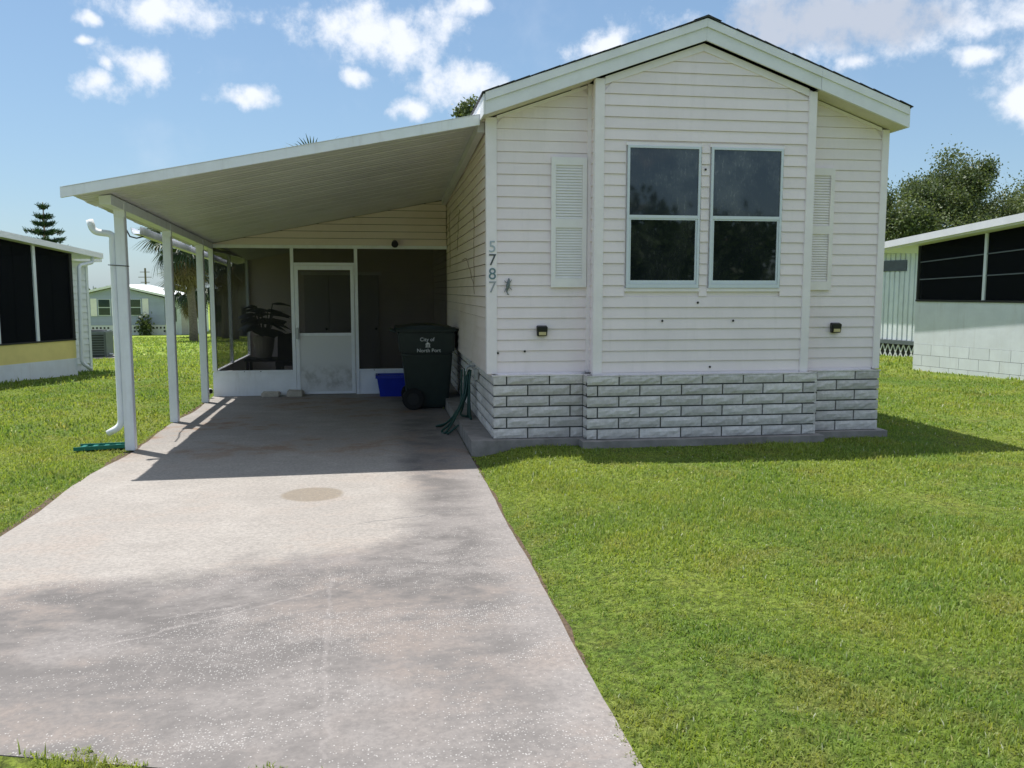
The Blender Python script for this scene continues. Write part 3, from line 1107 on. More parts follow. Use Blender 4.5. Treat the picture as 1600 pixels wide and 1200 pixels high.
TZ0, TZ1 = 1.985, 2.032
bar('top_rail', SX, -.018, yb - .025, yb + .025, TZ0, TZ1)
bar('post', SX - .03, SX + .03, yb - .028, yb + .028, .232, TZ0 - .001)
bar('post', -2.268, -2.222, yb - .026, yb + .024, DZ, TZ0 - .001)
bar('post', -1.365, -1.318, yb - .026, yb + .024, DZ, TZ0 - .001)
bar('sill_rail', SX + .031, -2.269, yb - .03, yb + .02, .205, .234)
bar('sill_rail', -1.317, -.02, yb - .03, yb + .02, .205, .234)
bar('kick_panel', SX - .03, -2.269, yb - .016, yb + .016, DZ, .204)
bar('kick_panel', -1.317, -.02, yb - .016, yb + .016, DZ, .204)
bar('transom_rail', -2.221, -1.366, yb - .022, yb + .022, 1.742, 1.782)
MB().box(SX + .031, -2.269, yb - .002, yb + .002, .235, TZ0 - .001).build('screen', 'screen', sr)
MB().box(-1.317, -.02, yb - .002, yb + .002, .235, TZ0 - .001).build('screen', 'screen', sr)
MB().box(-2.221, -1.366, yb - .002, yb + .002, 1.783, TZ0 - .001).build('screen', 'screen', sr)
for x in (-2.95, -2.72, -1.1):
    MB().cyl((x, yb - .031, .219), (0, -1, 0), .007, .004, 8).build('screw', 'black_plastic', sr)
# screen door
dm = MB()
dx0, dx1, dz0, dz1 = -2.216, -1.371, DZ + .012, 1.738
dm.box(dx0, dx0 + .052, yb - .035, yb - .005, dz0, dz1)
dm.box(dx1 - .052, dx1, yb - .035, yb - .005, dz0, dz1)
dm.box(dx0 + .052, dx1 - .052, yb - .0345, yb - .005, dz1 - .06, dz1)
dm.box(dx0 + .052, dx1 - .052, yb - .0345, yb - .005, .728, .768)
dm.box(dx0 + .052, dx1 - .052, yb - .0345, yb - .005, dz0, dz0 + .035)
door = dm.build('door', 'white_metal', sr)
mt, t, b = newmat('door_kick')
p = pos(t)
zc = t.n('ShaderNodeSeparateXYZ', i_0=p)
gr = t.math('MULTIPLY', t.remap(t.noise(p, 5.0, 6.0, .7), .40, .66), t.remap(t.math('ABSOLUTE', t.math('SUBTRACT', zc.outputs[2], .10)), .06, .26, 1, 0))
t.put(b.inputs['Base Color'], t.mix(t.math('MULTIPLY', gr, .5), (.66, .66, .67), (.17, .16, .13)))
b.inputs['Roughness'].default_value = .5
MB().box(dx0 + .052, dx1 - .052, yb - .026, yb - .012, dz0 + .035, .728).build('kick_plate', 'door_kick', door)
MB().box(dx0 + .052, dx1 - .052, yb - .020, yb - .016, .768, dz1 - .06).build('screen', 'screen', door)
hm = MB()
hm.box(dx0 + .008, dx0 + .045, yb - .075, yb - .036, .68, .85)
hm.build('handle', 'galv', door, bevel=.008)
# siding over the porch front, under the pan roof
gw = MB().prism([(SX, yb - .006, TZ1 + .001), (-.018, yb - .006, TZ1 + .001), (-.018, yb - .006, under(-.02, yb) - .004), (SX, yb - .006, under(SX, yb) - .004)], (0, .02, 0)).build('gable_wall', 'lap_shade', sr)  # dark core paints the lap shadow lines between courses
z = TZ1 + .004
while z < 2.72:
    z1 = z + PS
    def xl(zz):
        # left end of the course where the roof slopes down
        a_, b2 = under(SX, yb) - .006, under(-.02, yb) - .006
        return SX + (zz - a_) / (b2 - a_) * (-.02 - SX)
    x0b, x0t = max(SX, xl(z)), max(SX, xl(z1))
    if x0b > -.1:
        break
    plank_front(gw, yb - .006, (x0b, min(-.025, x0t)), (-.022, -.022), z, min(z1, 2.70), 'siding_shade', .0105)
    z = z1
# side of the porch towards the lawn
for yy in (6.28, 8.12):
    bar('post', SX - .025, SX + .025, yy - .022, yy + .022, DZ, 1.94)
bar('side_sill_rail', SX - .025, SX + .025, yb + .03, 6.257, .205, .232)
bar('side_sill_rail', SX - .025, SX + .025, 6.303, 8.09, .205, .232)
bar('side_kick_panel', SX - .012, SX + .012, yb + .03, 8.09, DZ, .204)
bar('side_top_rail', SX - .025, SX + .025, yb + .03, 8.14, 1.941, 1.985)
MB().box(SX - .002, SX + .002, yb + .03, 6.257, .233, 1.94).build('screen', 'screen_clear', sr)
MB().box(SX - .002, SX + .002, 6.303, 8.09, .233, 1.94).build('screen', 'screen_clear', sr)
# back wall with panelled closet doors
bw = MB().box(SX, .0025, 8.2, 8.3, DZ, 2.75).build('back_wall', 'siding_shade', sr)
z = DZ + .02
while z < 2.6:
    plank_front(bw, 8.2, (SX + .03, SX + .03), (-.03, -.03), z, z + PS, 'siding_shade')
    z += PS
bar('corner_trim', SX - .03, SX + .028, 8.165, 8.199, DZ, 2.1, sr, 'trim')
cx = [-2.37, -1.92, -1.47, -1.02]
for i in range(3):
    dd = MB().box(cx[i] + .004, cx[i + 1] - .004, 8.155, 8.184, DZ + .01, 1.66).build('inner_door', 'inner_door', sr)
    for za, zb in ((.0, .62), (.74, 1.55)):
        MB().box(cx[i] + .08, cx[i + 1] - .08, 8.147, 8.1545, za, zb).build('panel', 'inner_door', dd, bevel=.003)
    MB().cyl((cx[i + 1] - .06, 8.154, .68), (0, -1, 0), .022, .03, 10).build('knob', 'black_plastic', dd)
bar('inner_door_frame', -2.42, -.97, 8.16, 8.186, 1.662, 1.72, sr, 'trim')

# ------------------------------------------------------------------ things in the carport
# wheeled refuse cart
bo = (-.40, 3.28, DZ)
bn_ = empty('wheeled_bin', bo, 'dark green wheeled refuse cart with white city lettering against the house wall', 'bin')


def rbox(name, x0, x1, y0, y1, z0, z1, tx0, tx1, ty0, ty1, mat, parent, bev):
    return MB().hexa([(x0, y0, z0), (x1, y0, z0), (x1, y1, z0), (x0, y1, z0), (tx0, ty0, z1), (tx1, ty0, z1), (tx1, ty1, z1), (tx0, ty1, z1)]).build(name, mat, parent, bevel=bev, smooth=False)


Y0b, Y1b = 3.0, 3.62
rbox('body', -.66, -.15, Y0b + .05, Y1b - .05, DZ + .015, .60, -.735, -.085, Y0b + .008, Y1b - .008, 'bin_green', bn_, .03)
rbox('collar', -.758, -.066, Y0b, Y1b, .585, .868, -.785, -.05, Y0b - .012, Y1b + .012, 'bin_green', bn_, .022)
rbox('rim', -.80, -.035, Y0b - .03, Y1b + .03, .862, .892, -.80, -.035, Y0b - .03, Y1b + .03, 'bin_green', bn_, .008)
lid = MB()
nseg = 8
rows = []
for i in range(nseg + 1):
    u = i / nseg
    x = -.815 + u * .80
    zt = .905 + .05 * math.sin(math.pi * min(1, u * .9 + .1)) ** .8 - .02 * (u > .95)
    rows.append((x, zt))
vs = []
for x, zt in rows:
    vs += [(x, Y0b - .035, .894), (x, Y0b - .02, zt - .012), (x, Y0b + .08, zt), (x, Y1b - .08, zt), (x, Y1b + .02, zt - .012), (x, Y1b + .035, .894)]
fs = []
for i in range(nseg):
    for j in range(5):
        a = i * 6 + j
        fs.append((a, a + 1, a + 7, a + 6))
    fs.append((i * 6 + 5, i * 6, i * 6 + 6, i * 6 + 11))
fs.append(tuple(range(6))[::-1])
fs.append(tuple(nseg * 6 + j for j in range(6)))
lid.add(vs, fs)
lid.build('lid', 'bin_green', bn_)
MB().tube([(-.80, Y0b + .08, .86), (-.87, Y0b + .08, .875), (-.87, Y1b - .08, .875), (-.80, Y1b - .08, .86)], .018, 8).build('handle', 'bin_green', bn_)
MB().box(-.745, -.62, Y0b - .012, Y0b - .001, .555, .582).build('grip', 'bin_green', bn_)
for yy in (Y0b - .035, Y1b - .03):
    wh = MB().cyl((-.60, yy, .004), (0, 1, 0), .139, .065, 28).build('wheel', 'rubber', bn_, bevel=.008)
    MB().cyl((-.60, yy - .008, .004), (0, 1, 0), .075, .08, 20).build('hub', 'black_plastic', wh)
MB().cyl((-.60, Y0b + .02, .004), (0, 1, 0), .014, .56, 8).build('axle', 'galv', bn_)
text_mesh('lettering', 'City of', .066, 'white_print', bn_, (-.415, Y0b - .0125, .742), (R(90 - 2.4), 0, 0), .001)
text_mesh('lettering', 'North Port', .066, 'white_print', bn_, (-.395, Y0b - .0125, .590 + .012), (R(90 - 2.4), 0, 0), .001)
em = MB()                                         # emblem: a small arch with a peak over two bars
ey = Y0b - .0125
for x0, x1, z0, z1 in ((-.432, -.421, .672, .700), (-.412, -.401, .672, .706), (-.392, -.381, .672, .700), (-.438, -.375, .664, .670)):
    em.box(x0, x1, ey - .003, ey + .002, z0, z1)
em.prism([(-.442, ey - .003, .702), (-.371, ey - .003, .702), (-.4065, ey - .003, .730)], (0, .005, 0))
em.build('emblem', 'white_print', bn_)

# blue recycling tub
rb = empty('recycling_tub', (-.88, 4.58, DZ), 'blue plastic recycling tub between screen door and refuse cart', 'tub')
rbx = MB()
o_ = [(-1.02, 4.44), (-.66, 4.44), (-.66, 4.74), (-1.02, 4.74)]
t_ = [(-1.065, 4.40), (-.615, 4.40), (-.615, 4.77), (-1.065, 4.77)]
zt = .165
ti = [(-1.05, 4.415), (-.63, 4.415), (-.63, 4.755), (-1.05, 4.755)]
bi = [(-1.005, 4.455), (-.675, 4.455), (-.675, 4.725), (-1.005, 4.725)]
vs = [(x, y, DZ + .001) for x, y in o_] + [(x, y, zt) for x, y in t_] + [(x, y, zt) for x, y in ti] + [(x, y, DZ + .02) for x, y in bi]
fs = [(3, 2, 1, 0)] + [(i, (i + 1) % 4, 4 + (i + 1) % 4, 4 + i) for i in range(4)] + [(4 + i, 4 + (i + 1) % 4, 8 + (i + 1) % 4, 8 + i) for i in range(4)] + \
     [(8 + i, 8 + (i + 1) % 4, 12 + (i + 1) % 4, 12 + i) for i in range(4)] + [(12, 13, 14, 15)]
rbx.add(vs, fs).build('tub', 'blue_plastic', rb)
rm = MB()
rm.box(-1.082, -.598, 4.385, 4.412, zt - .035, zt + .006)
rm.box(-1.082, -.598, 4.758, 4.785, zt - .035, zt + .006)
rm.box(-1.082, -1.05, 4.4125, 4.7575, zt - .035, zt + .006)
rm.box(-.63, -.598, 4.4125, 4.7575, zt - .035, zt + .006)
rm.build('rim', 'blue_plastic', rb)

# hose on its hanger
hs = empty('garden_hose', (-.05, 1.35, 0), 'green garden hose draped from the tap beside the block skirt', 'hose')


def cat(pts, n=8):
    P = [Vector(q) for q in pts]
    P = [P[0] * 2 - P[1]] + P + [P[-1] * 2 - P[-2]]
    out = []
    for i in range(1, len(P) - 2):
        for k in range(n):
            tt = k / n
            a, b_, c, d = P[i - 1], P[i], P[i + 1], P[i + 2]
            out.append(.5 * ((2 * b_) + (c - a) * tt + (2 * a - 5 * b_ + 4 * c - d) * tt * tt + (3 * b_ - a - 3 * c + d) * tt ** 3))
    out.append(P[-2])
    return out


hp = [(-.045, 1.36, .50), (-.06, 1.34, .40), (-.10, 1.30, .20), (-.25, 1.22, -.02), (-.36, 1.18, -.119), (-.33, 1.08, -.119), (-.22, 1.16, .02), (-.10, 1.28, .25), (-.062, 1.34, .46), (-.05, 1.42, .44), (-.045, 1.40, .2),
      (-.05, 1.36, .03), (-.07, 1.28, .03), (-.065, 1.30, .2), (-.055, 1.35, .43), (-.075, 1.39, .44), (-.12, 1.34, .22), (-.20, 1.28, .06), (-.30, 1.36, -.06), (-.40, 1.52, -.119), (-.30, 1.58, -.11), (-.17, 1.52, .04), (-.10, 1.46, .24), (-.055, 1.42, .47), (-.045, 1.36, .52)]
MB().tube(cat(hp, 7), .0115, 7).build('coil', 'hose', hs, smooth=True)
hp2 = [(-.03, 1.34, .52), (-.05, 1.30, .40), (-.055, 1.25, .2), (-.06, 1.20, .04), (-.05, 1.14, .014), (-.045, 1.24, .013), (-.05, 1.30, .16), (-.05, 1.33, .36), (-.04, 1.37, .50)]
MB().tube(cat(hp2, 7), .0115, 7).build('coil', 'hose', hs, smooth=True)
hp3 = [(-.10, 1.66, .50), (-.105, 1.65, .3), (-.12, 1.62, .1), (-.20, 1.50, .014), (-.29, 1.2, -.10), (-.31, 1.02, -.121), (-.20, .98, -.03)]
MB().tube(cat(hp3, 7), .0115, 7).build('loose_end', 'hose', hs, smooth=True)
hp4 = [(-.065, 1.64, .51), (-.075, 1.63, .3), (-.09, 1.60, .1), (-.13, 1.48, .0135), (-.08, 1.30, .0135)]
MB().tube(cat(hp4, 7), .0115, 7).build('loose_end', 'hose', hs, smooth=True)
tp = empty('tap', (-.02, 1.37, .5), 'brass hose tap on the house side above the hose', 'tap')
MB().tube([(.03, 1.37, .56), (-.05, 1.37, .56), (-.075, 1.37, .545), (-.08, 1.37, .505)], .012, 8).build('spout', 'galv', tp)
MB().tube([(-.045, 1.37, .565), (-.045, 1.37, .605)], .007, 6).build('stem', 'galv', tp)
MB().cyl((-.045, 1.37, .603), (0, 0, 1), .028, .010, 12).build('wheel_handle', 'galv', tp)
ob_ = MB().box(-.036, -.0005, 1.02, 1.10, .44, .56).build('outlet_box', 'galv', None, bevel=.006)
tag(ob_, 'small grey outlet box on the side of the block skirt', 'outlet box')
# its plate sits on the skirt face
ob_.location = (.018, 0, 0)

# flood lamp over the screen door bay
fl = empty('flood_lamp', (-.775, yb - .03, 2.06), 'small black flood lamp above the porch screen', 'lamp')
MB().box(-.80, -.75, yb - .045, yb - .0265, 2.04, 2.10).build('base', 'black_plastic', fl)
MB().cyl((-.775, yb - .046, 2.075), (0, -1, -.35), .042, .09, 16, .05).build('head', 'black_plastic', fl)

# two pavers at the porch step, white drain end, trough on the lawn
tag(MB().box(-2.70, -2.45, 4.60, 4.80, DZ, DZ + .065).build('paver', 'paver', bevel=.012), 'flat tan paver lying at the left kick panel', 'paver', 'pavers by the porch')
tag(MB().hexa([(-2.36, 4.62, DZ), (-2.12, 4.58, DZ), (-2.10, 4.79, DZ), (-2.35, 4.80, DZ), (-2.34, 4.64, DZ + .085), (-2.13, 4.60, DZ + .075), (-2.12, 4.78, DZ + .08), (-2.34, 4.79, DZ + .09)]).build('paver', 'paver', bevel=.01),
    'chunky tan paver at the hinge foot of the screen door', 'paver', 'pavers by the porch')
dr = empty('drain_elbow', (-3.43, 4.66, gz(4.6)), 'white plastic drain elbow behind the rear carport post', 'pipe')
MB().tube(arc([(-3.50, 4.72, -.17), (-3.50, 4.72, -.04), (-3.39, 4.60, -.035)], .05), .04, 10).build('elbow', 'white_metal', dr, smooth=True)
MB().cyl((-3.392, 4.602, -.0352), (.66, -.72, .03), .034, .006, 12).build('opening', 'black_plastic', dr)
tr = empty('plastic_trough', (-3.65, .72, gz(0)), 'green plastic splash trough lying in grass by the front post', 'trough')
MB().hexa([(-3.90, .62, -.135), (-3.46, .70, -.130), (-3.46, .80, -.130), (-3.90, .80, -.135), (-3.90, .62, -.124), (-3.46, .70, -.119), (-3.46, .80, -.119), (-3.90, .80, -.124)]).build('tray', 'plastic_green', tr)
MB().hexa([(-3.90, .607, -.135), (-3.46, .687, -.130), (-3.46, .699, -.130), (-3.90, .619, -.135), (-3.90, .607, -.100), (-3.46, .687, -.092), (-3.46, .699, -.092), (-3.90, .619, -.100)]).build('side', 'plastic_green', tr)
MB().hexa([(-3.90, .801, -.135), (-3.46, .801, -.130), (-3.46, .813, -.130), (-3.90, .813, -.135), (-3.90, .801, -.100), (-3.46, .801, -.092), (-3.46, .813, -.092), (-3.90, .813, -.100)]).build('side', 'plastic_green', tr)
for i in range(4):
    MB().box(-3.86 + i * .1, -3.82 + i * .1, .66 + i * .018, .79, -.1235 + i * .001, -.108 + i * .001).build('baffle', 'plastic_green', tr)

# solar lights on the front wall
for x, z, lb in ((.50, .958, 'black solar light on the front wall, left of the bay'), (3.455, .968, 'black solar light on the front wall, right of the bay')):
    s_ = empty('solar_light', (x, -.02, z), lb, 'light', 'solar wall lights')
    MB().hexa([(x - .046, -.06, z), (x + .046, -.06, z), (x + .046, -.0145, z), (x - .046, -.0145, z), (x - .05, -.07, z + .085), (x + .05, -.07, z + .085), (x + .05, -.0145, z + .10), (x - .05, -.0145, z + .10)]).build('housing', 'black_plastic', s_, bevel=.005)
    MB().box(x - .034, x + .034, -.0695, -.060, z + .010, z + .040).build('lens', 'lens_amber', s_)

# little dark wall ornament: lizard climbing the siding
wo_ = MB()
ox, oz, oy = .182, 1.355, -.020
wo_.tube([(ox - .012, oy, oz + .02), (ox - .008, oy, oz + .045), (ox - .002, oy - .004, oz + .075), (ox + .003, oy - .004, oz + .10), (ox + .006, oy - .002, oz + .125), (ox + .008, oy, oz + .142)], [.004, .012, .019, .015, .011, .004], 8)
wo_.tube([(ox - .012, oy, oz + .022), (ox - .004, oy, oz - .005), (ox + .01, oy, oz - .012)], [.006, .005, .002], 6)
for sx, zz, dz in ((1, .105, .012), (-1, .10, .010), (1, .055, -.012), (-1, .05, -.018)):
    wo_.tube([(ox, oy, oz + zz), (ox + sx * .022, oy - .002, oz + zz + dz * .3), (ox + sx * .034, oy, oz + zz + dz * 2)], [.005, .004, .003], 6)
tag(wo_.build('wall_ornament', 'ornament', smooth=True), 'small dark figure ornament on siding beside the house number', 'ornament')

# dried vine stems clinging to the side wall
vn = empty('dried_vine', (-.02, 2.6, H), 'thin brown dried vine stems clinging to the shaded side wall', 'vine')
for pts in ([(1.05, 1.35), (1.08, 1.75), (1.02, 2.05), (1.12, 2.3)], [(1.06, 1.42), (1.5, 1.62), (1.9, 1.75), (2.5, 1.74)], [(4.2, 1.7), (4.15, 2.1), (4.3, 2.35), (4.1, 2.5)], [(3.0, 1.9), (2.9, 2.2), (2.6, 2.4)], [(4.25, 2.2), (4.6, 2.3), (4.75, 2.28)]):
    P = []
    for i in range(len(pts) - 1):
        for k_ in range(6):
            tt = k_ / 6
            P.append((-.019 + random.uniform(-.002, .001), pts[i][0] * (1 - tt) + pts[i + 1][0] * tt + random.uniform(-.03, .03), pts[i][1] * (1 - tt) + pts[i + 1][1] * tt + random.uniform(-.012, .012)))
    MB().tube(P, .003, 5).build('stem', 'vine', vn)

# ------------------------------------------------------------------ inside the porch
pt = empty('potted_plant', (-2.88, 6.3, DZ), 'dark broad-leaved potted plant inside the screened porch', 'plant')
tb = MB()
tb.tube([(-2.86, 6.3, DZ + .02), (-2.86, 6.3, .55)], [.30, .30], 4)
st = empty('side_table', (-2.86, 6.3, DZ), 'low dark table under the plant pot in the porch', 'table')
MB().box(-3.14, -2.56, 6.05, 6.55, .26, .30).build('top', 'dark_cloth', st)
for x, y in ((-3.1, 6.09), (-2.6, 6.09), (-3.1, 6.51), (-2.6, 6.51)):
    MB().box(x - .02, x + .02, y - .02, y + .02, DZ, .2595).build('leg', 'dark_cloth', st)
MB().tube([(-2.86, 6.3, .301), (-2.86, 6.3, .45), (-2.86, 6.3, .62), (-2.86, 6.3, .66)], [.11, .15, .17, .165], 18).build('pot', 'pot', pt, smooth=False)


def bigleaf(base, tip, wdt, droop):
    b_, t2 = Vector(base), Vector(tip)
    d = t2 - b_
    s_ = d.cross(Vector((0, 0, 1))).normalized()
    if s_.length < .1:
        s_ = Vector((1, 0, 0))
    prof_ = [0, .55, .95, 1.0, .75, .35, 0]
    vs, fs = [], []
    n = len(prof_)
    for i, q in enumerate(prof_):
        u = i / (n - 1)
        c = b_ + d * u + Vector((0, 0, -droop * u * u))
        for sd in (-1, 0, 1):
            vs.append(c + s_ * (sd * wdt * q) + Vector((0, 0, -.04 * abs(sd) * q)))
    for i in range(n - 1):
        for j in range(2):
            a = i * 3 + j
            fs.append((a, a + 1, a + 4, a + 3))
    return MB().add(vs, fs)


for i in range(22):
    an = i * 2.4
    rr = random.uniform(.22, .42)
    hh = random.uniform(.05, .62)
    p0 = (-2.86 + .05 * math.cos(an), 6.3 + .05 * math.sin(an), .64)
    p1 = (-2.86 + rr * .45 * math.cos(an), 6.3 + rr * .45 * math.sin(an), .68 + hh * .8)
    p2 = (-2.86 + (rr + .12) * math.cos(an), 6.3 + (rr + .12) * math.sin(an), .66 + hh)
    lf = bigleaf(p1, p2, random.uniform(.15, .21), .16)
    lf.tube([p0, p1], .008, 5)
    o = lf.build('leaf', 'leaf_indoor', pt)
ch = empty('patio_chair', (-2.42, 5.9, DZ), 'dark patio armchair beside the plant in the porch', 'chair')
MB().box(-2.62, -2.30, 5.7, 6.0, .22, .28).build('seat', 'dark_cloth', ch)
MB().hexa([(-2.62, 6.0, .28), (-2.30, 6.0, .28), (-2.30, 6.04, .28), (-2.62, 6.04, .28), (-2.62, 6.1, .68), (-2.30, 6.1, .72), (-2.30, 6.14, .72), (-2.62, 6.14, .68)]).build('backrest', 'dark_cloth', ch)
for x, y in ((-2.60, 5.72), (-2.32, 5.72), (-2.60, 5.98), (-2.32, 5.98)):
    MB().box(x - .015, x + .015, y - .015, y + .015, DZ, .2195).build('leg', 'dark_cloth', ch)

# ------------------------------------------------------------------ neighbouring homes
def frame(A, yaw):
    """local (u, v, z) -> world: u along the wall, v away from the viewer side"""
    c, s = math.cos(R(yaw)), math.sin(R(yaw))
    return lambda u, v, z: (A[0] + c * u - s * v, A[1] + s * u + c * v, z)


def lbox(F, u0, u1, v0, v1, z0, z1, z0b=None, z1b=None):
    """box in a wall frame; z0b/z1b heights at the u1 end"""
    z0b = z0 if z0b is None else z0b
    z1b = z1 if z1b is None else z1b
    return MB().hexa([F(u0, v0, z0), F(u1, v0, z0b), F(u1, v1, z0b), F(u0, v1, z0), F(u0, v0, z1), F(u1, v0, z1b), F(u1, v1, z1b), F(u0, v1, z1)])


# left neighbour: screened porch with yellow panel
A = (-7.445, 7.776)
F = frame(A, 66.0)
ln = empty('neighbour_home', (A[0], A[1], gz(A[1])), 'white-roofed neighbour home on the left with yellow panel under dark screens', 'house')
U0, U1 = -5.0, 1.78
def zl(u):
    return 2.285 - .12 * u
lbox(F, U0, U1, 0, 4.0, -.5, .105).build('base', 'nb_white', ln)
lbox(F, U0, U1, .01, .06, .106, .445).build('panel', 'nb_yellow', ln)
lbox(F, U0, U1, -.005, .05, .446, .475).build('sill_rail', 'wire', ln)
us = [-5.0, -3.32, -2.5, -1.66, -.82, .02, .86, U1 - .06]
for i, u in enumerate(us):
    lbox(F, u, u + .06, 0, .06, .476, zl(u) - .002, None, zl(u + .06) - .002).build('post', 'nb_white' if i < 7 else 'wire', ln)
for i in range(len(us) - 1):
    a, b_ = us[i] + .061, us[i + 1] - .001
    lbox(F, a, b_, .028, .032, .476, zl(a) - .002, None, zl(b_) - .002).build('screen', 'screen_dark', ln)
    lbox(F, (a + b_) / 2 - .01, (a + b_) / 2 + .01, .05, .07, .476, zl(a) - .1).build('mullion', 'ac_grey', ln)
lbox(F, U0 - .3, U1 + .62, -.18, 4.2, zl(U0 - .3), zl(U0 - .3) + .11, zl(U1 + .62), zl(U1 + .62) + .10).build('roof', 'roof_white', ln)
lbox(F, U0, U1, 3.95, 4.0, .106, zl(U0) - .002, None, zl(U1) - .002).build('back_wall', 'nb_white', ln)
lbox(F, U1 - .05, U1, .07, 3.94, .106, zl(U1) - .03).build('side_wall', 'nb_white', ln)
dz_ = zl(U1 + .5)
MB().tube(arc([F(U1 + .42, -.10, dz_ + .02), F(U1 + .42, -.10, dz_ - .09), F(U1 + .06, -.10, dz_ - .16), F(U1 + .0, -.10, .02), F(U1 + .18, -.16, -.13)], .07), .036, 8).build('downspout', 'nb_white', ln, smooth=True)
# long wall of that home set back behind the porch, lap siding
bd = lbox(F, U1 + .01, 2.93, .72, 3.6, -.5, 1.96).build('home_wall', 'nb_white', ln)
z = -.1
while z < 1.85:
    MB().hexa([F(U1 + .02, .7, z), F(2.90, .7, z), F(2.90, .719, z), F(U1 + .02, .719, z), F(U1 + .02, .715, z + .12), F(2.90, .715, z + .12), F(2.90, .7195, z + .12), F(U1 + .02, .7195, z + .12)]).build('plank', 'nb_white', bd)
    z += .13
lbox(F, 2.90, 2.96, .69, .75, -.3, 1.96).build('corner_post', 'nb_white', ln)
lbox(F, U1 + .05, 3.15, .5, 3.7, 1.961, 2.03).build('home_roof', 'roof_white', ln)

# condenser unit
ac = empty('air_conditioner', (-8.75, 17.2, gz(17.2)), 'grey air conditioning condenser on a slab behind the left home', 'air conditioner')
zg = gz(17.2)
MB().box(-9.4, -8.15, 16.6, 17.8, zg - .15, zg + .06).build('slab', 'footing', ac)
MB().box(-9.15, -8.42, 16.85, 17.55, zg + .061, zg + .78).build('casing', 'ac_grey', ac, bevel=.03)
for i in range(9):
    MB().box(-9.10, -8.47, 16.838, 16.849, zg + .10 + i * .068, zg + .135 + i * .068).build('louver', 'ac_dark', ac)
MB().cyl((-8.785, 17.2, zg + .781), (0, 0, 1), .30, .02, 20).build('fan_grille', 'ac_dark', ac)
MB().tube([(-8.41, 17.1, zg + .15), (-8.25, 17.1, zg + .12), (-8.2, 17.1, zg + .5)], .02, 6).build('pipe', 'white_metal', ac)

# right neighbour: porch with screens over white wall and block base, home behind
A = (8.825, 6.735)
F = frame(A, -76.716)
rn = empty('neighbour_home', (A[0], A[1], gz(A[1])), 'white neighbour home on the right with dark screened porch', 'house')
U0, U1 = 0.0, 6.0
def zr(u):
    return 2.20 + .107 * u
lbox(F, U0, U1, 0.0, 3.2, -.5, -.2).build('base', 'nb_white', rn)
bkw = lbox(F, U0 + .01, U1, .012, .1, -.2, .395).build('block_wall', 'mortar', rn)
bh_, bl_ = .199, .40
for r_ in range(3):
    u = -.2 * (r_ % 2)
    while u < 5.6:
        a, b_ = max(0, u + .004), u + bl_ - .004
        lbox(F, a, b_, 0.002, .05, -.2 + r_ * bh_ + .003, -.2 + (r_ + 1) * bh_ - .003).build('block', 'nb_white', bkw)
        u += bl_
lbox(F, U0, U1, .005, .08, .397, 1.18).build('panel', 'nb_white', rn)
lbox(F, U0, U1, -.012, .09, 1.181, 1.215).build('sill_rail', 'wire', rn)
us = [0.0, 1.385, 2.77, 4.15, 5.5]
for i, u in enumerate(us):
    lbox(F, u, u + (.05 if i else .03), 0, .07, 1.216, zr(u) - .002).build('post', 'nb_white' if i else 'wire', rn)
for i in range(len(us) - 1):
    a, b_ = us[i] + .051, us[i + 1] - .001
    lbox(F, a, b_, .03, .034, 1.216, zr(a) - .002, None, zr(b_) - .002).build('screen', 'screen_dark', rn)
    for q in (.36, .68):
        lbox(F, a, b_, .012, .029, 1.216 + q * (zr(a) - 1.216), 1.235 + q * (zr(a) - 1.216), 1.216 + q * (zr(b_) - 1.216), 1.235 + q * (zr(b_) - 1.216)).build('screen_rail', 'ac_grey', rn)
lbox(F, U0 - .85, U1, -.25, 3.4, zr(-.85) - .0, zr(-.85) + .13, zr(U1), zr(U1) + .14).build('roof', 'roof_white', rn)
lbox(F, U0 - .85, U1, -.31, -.251, zr(-.85) + .03, zr(-.85) + .15, zr(U1) + .03, zr(U1) + .16).build('gutter', 'fascia', rn)
lbox(F, U0, U1, 3.1, 3.18, -.2, 2.1).build('back_wall', 'nb_white', rn)
lbox(F, U0, U0 + .06, .11, 3.09, -.2, zr(0) - .01).build('end_wall', 'nb_white', rn)
# ribbed home wall beyond the porch
A2 = (11.50, 10.2)
F2 = frame(A2, -76.716)
bw2 = lbox(F2, -7.0, 2.0, .03, 4.0, -.4, 2.298).build('home_wall', 'nb_white', rn)
for i in range(44):
    u = -5.4 + i * .15
    lbox(F2, u, u + .10, .005, .0295, .20, 2.27).build('rib', 'nb_white', bw2)
lbox(F2, -7.4, 2.2, -.34, 4.2, 2.30, 2.42).build('home_roof', 'roof_white', rn)
lbox(F2, -1.95, -.72, -.012, .004, 1.84, 2.10).build('jalousie_window', 'glass_far', rn)
lbox(F2, -7.0, 2.0, -.06, .0045, .10, .19).build('rim_beam', 'ac_grey', rn)
lat = MB()
for i in range(44):
    u = -5 + i * .16
    for (ua, ub) in ((u, u + .16), (u + .16, u)):
        lat.hexa([F2(ua - .014, -.03, -.28), F2(ua + .014, -.03, -.28), F2(ua + .014, -.012, -.28), F2(ua - .014, -.012, -.28), F2(ub - .014, -.03, .095), F2(ub + .014, -.03, .095), F2(ub + .014, -.012, .095), F2(ub - .014, -.012, .095)])
tag(lat.build('lattice_skirt', 'breeze_white', rn), kind='stuff')
lbox(F2, -6, 1.9, -.008, .004, -.29, .099).build('lattice_shade_sheet', 'wire', rn)  # dark sheet painted as the shade behind the lattice
tag(MB().hexa([(11.0, 9.2, -.19), (11.5, 9.35, -.19), (11.46, 9.45, -.19), (10.96, 9.3, -.19), (11.0, 9.2, -.13), (11.5, 9.35, -.10), (11.46, 9.45, -.10), (10.96, 9.3, -.13)]).build('plank_offcut', 'white_metal'),
    'white board offcut lying by the right home lattice', 'board')

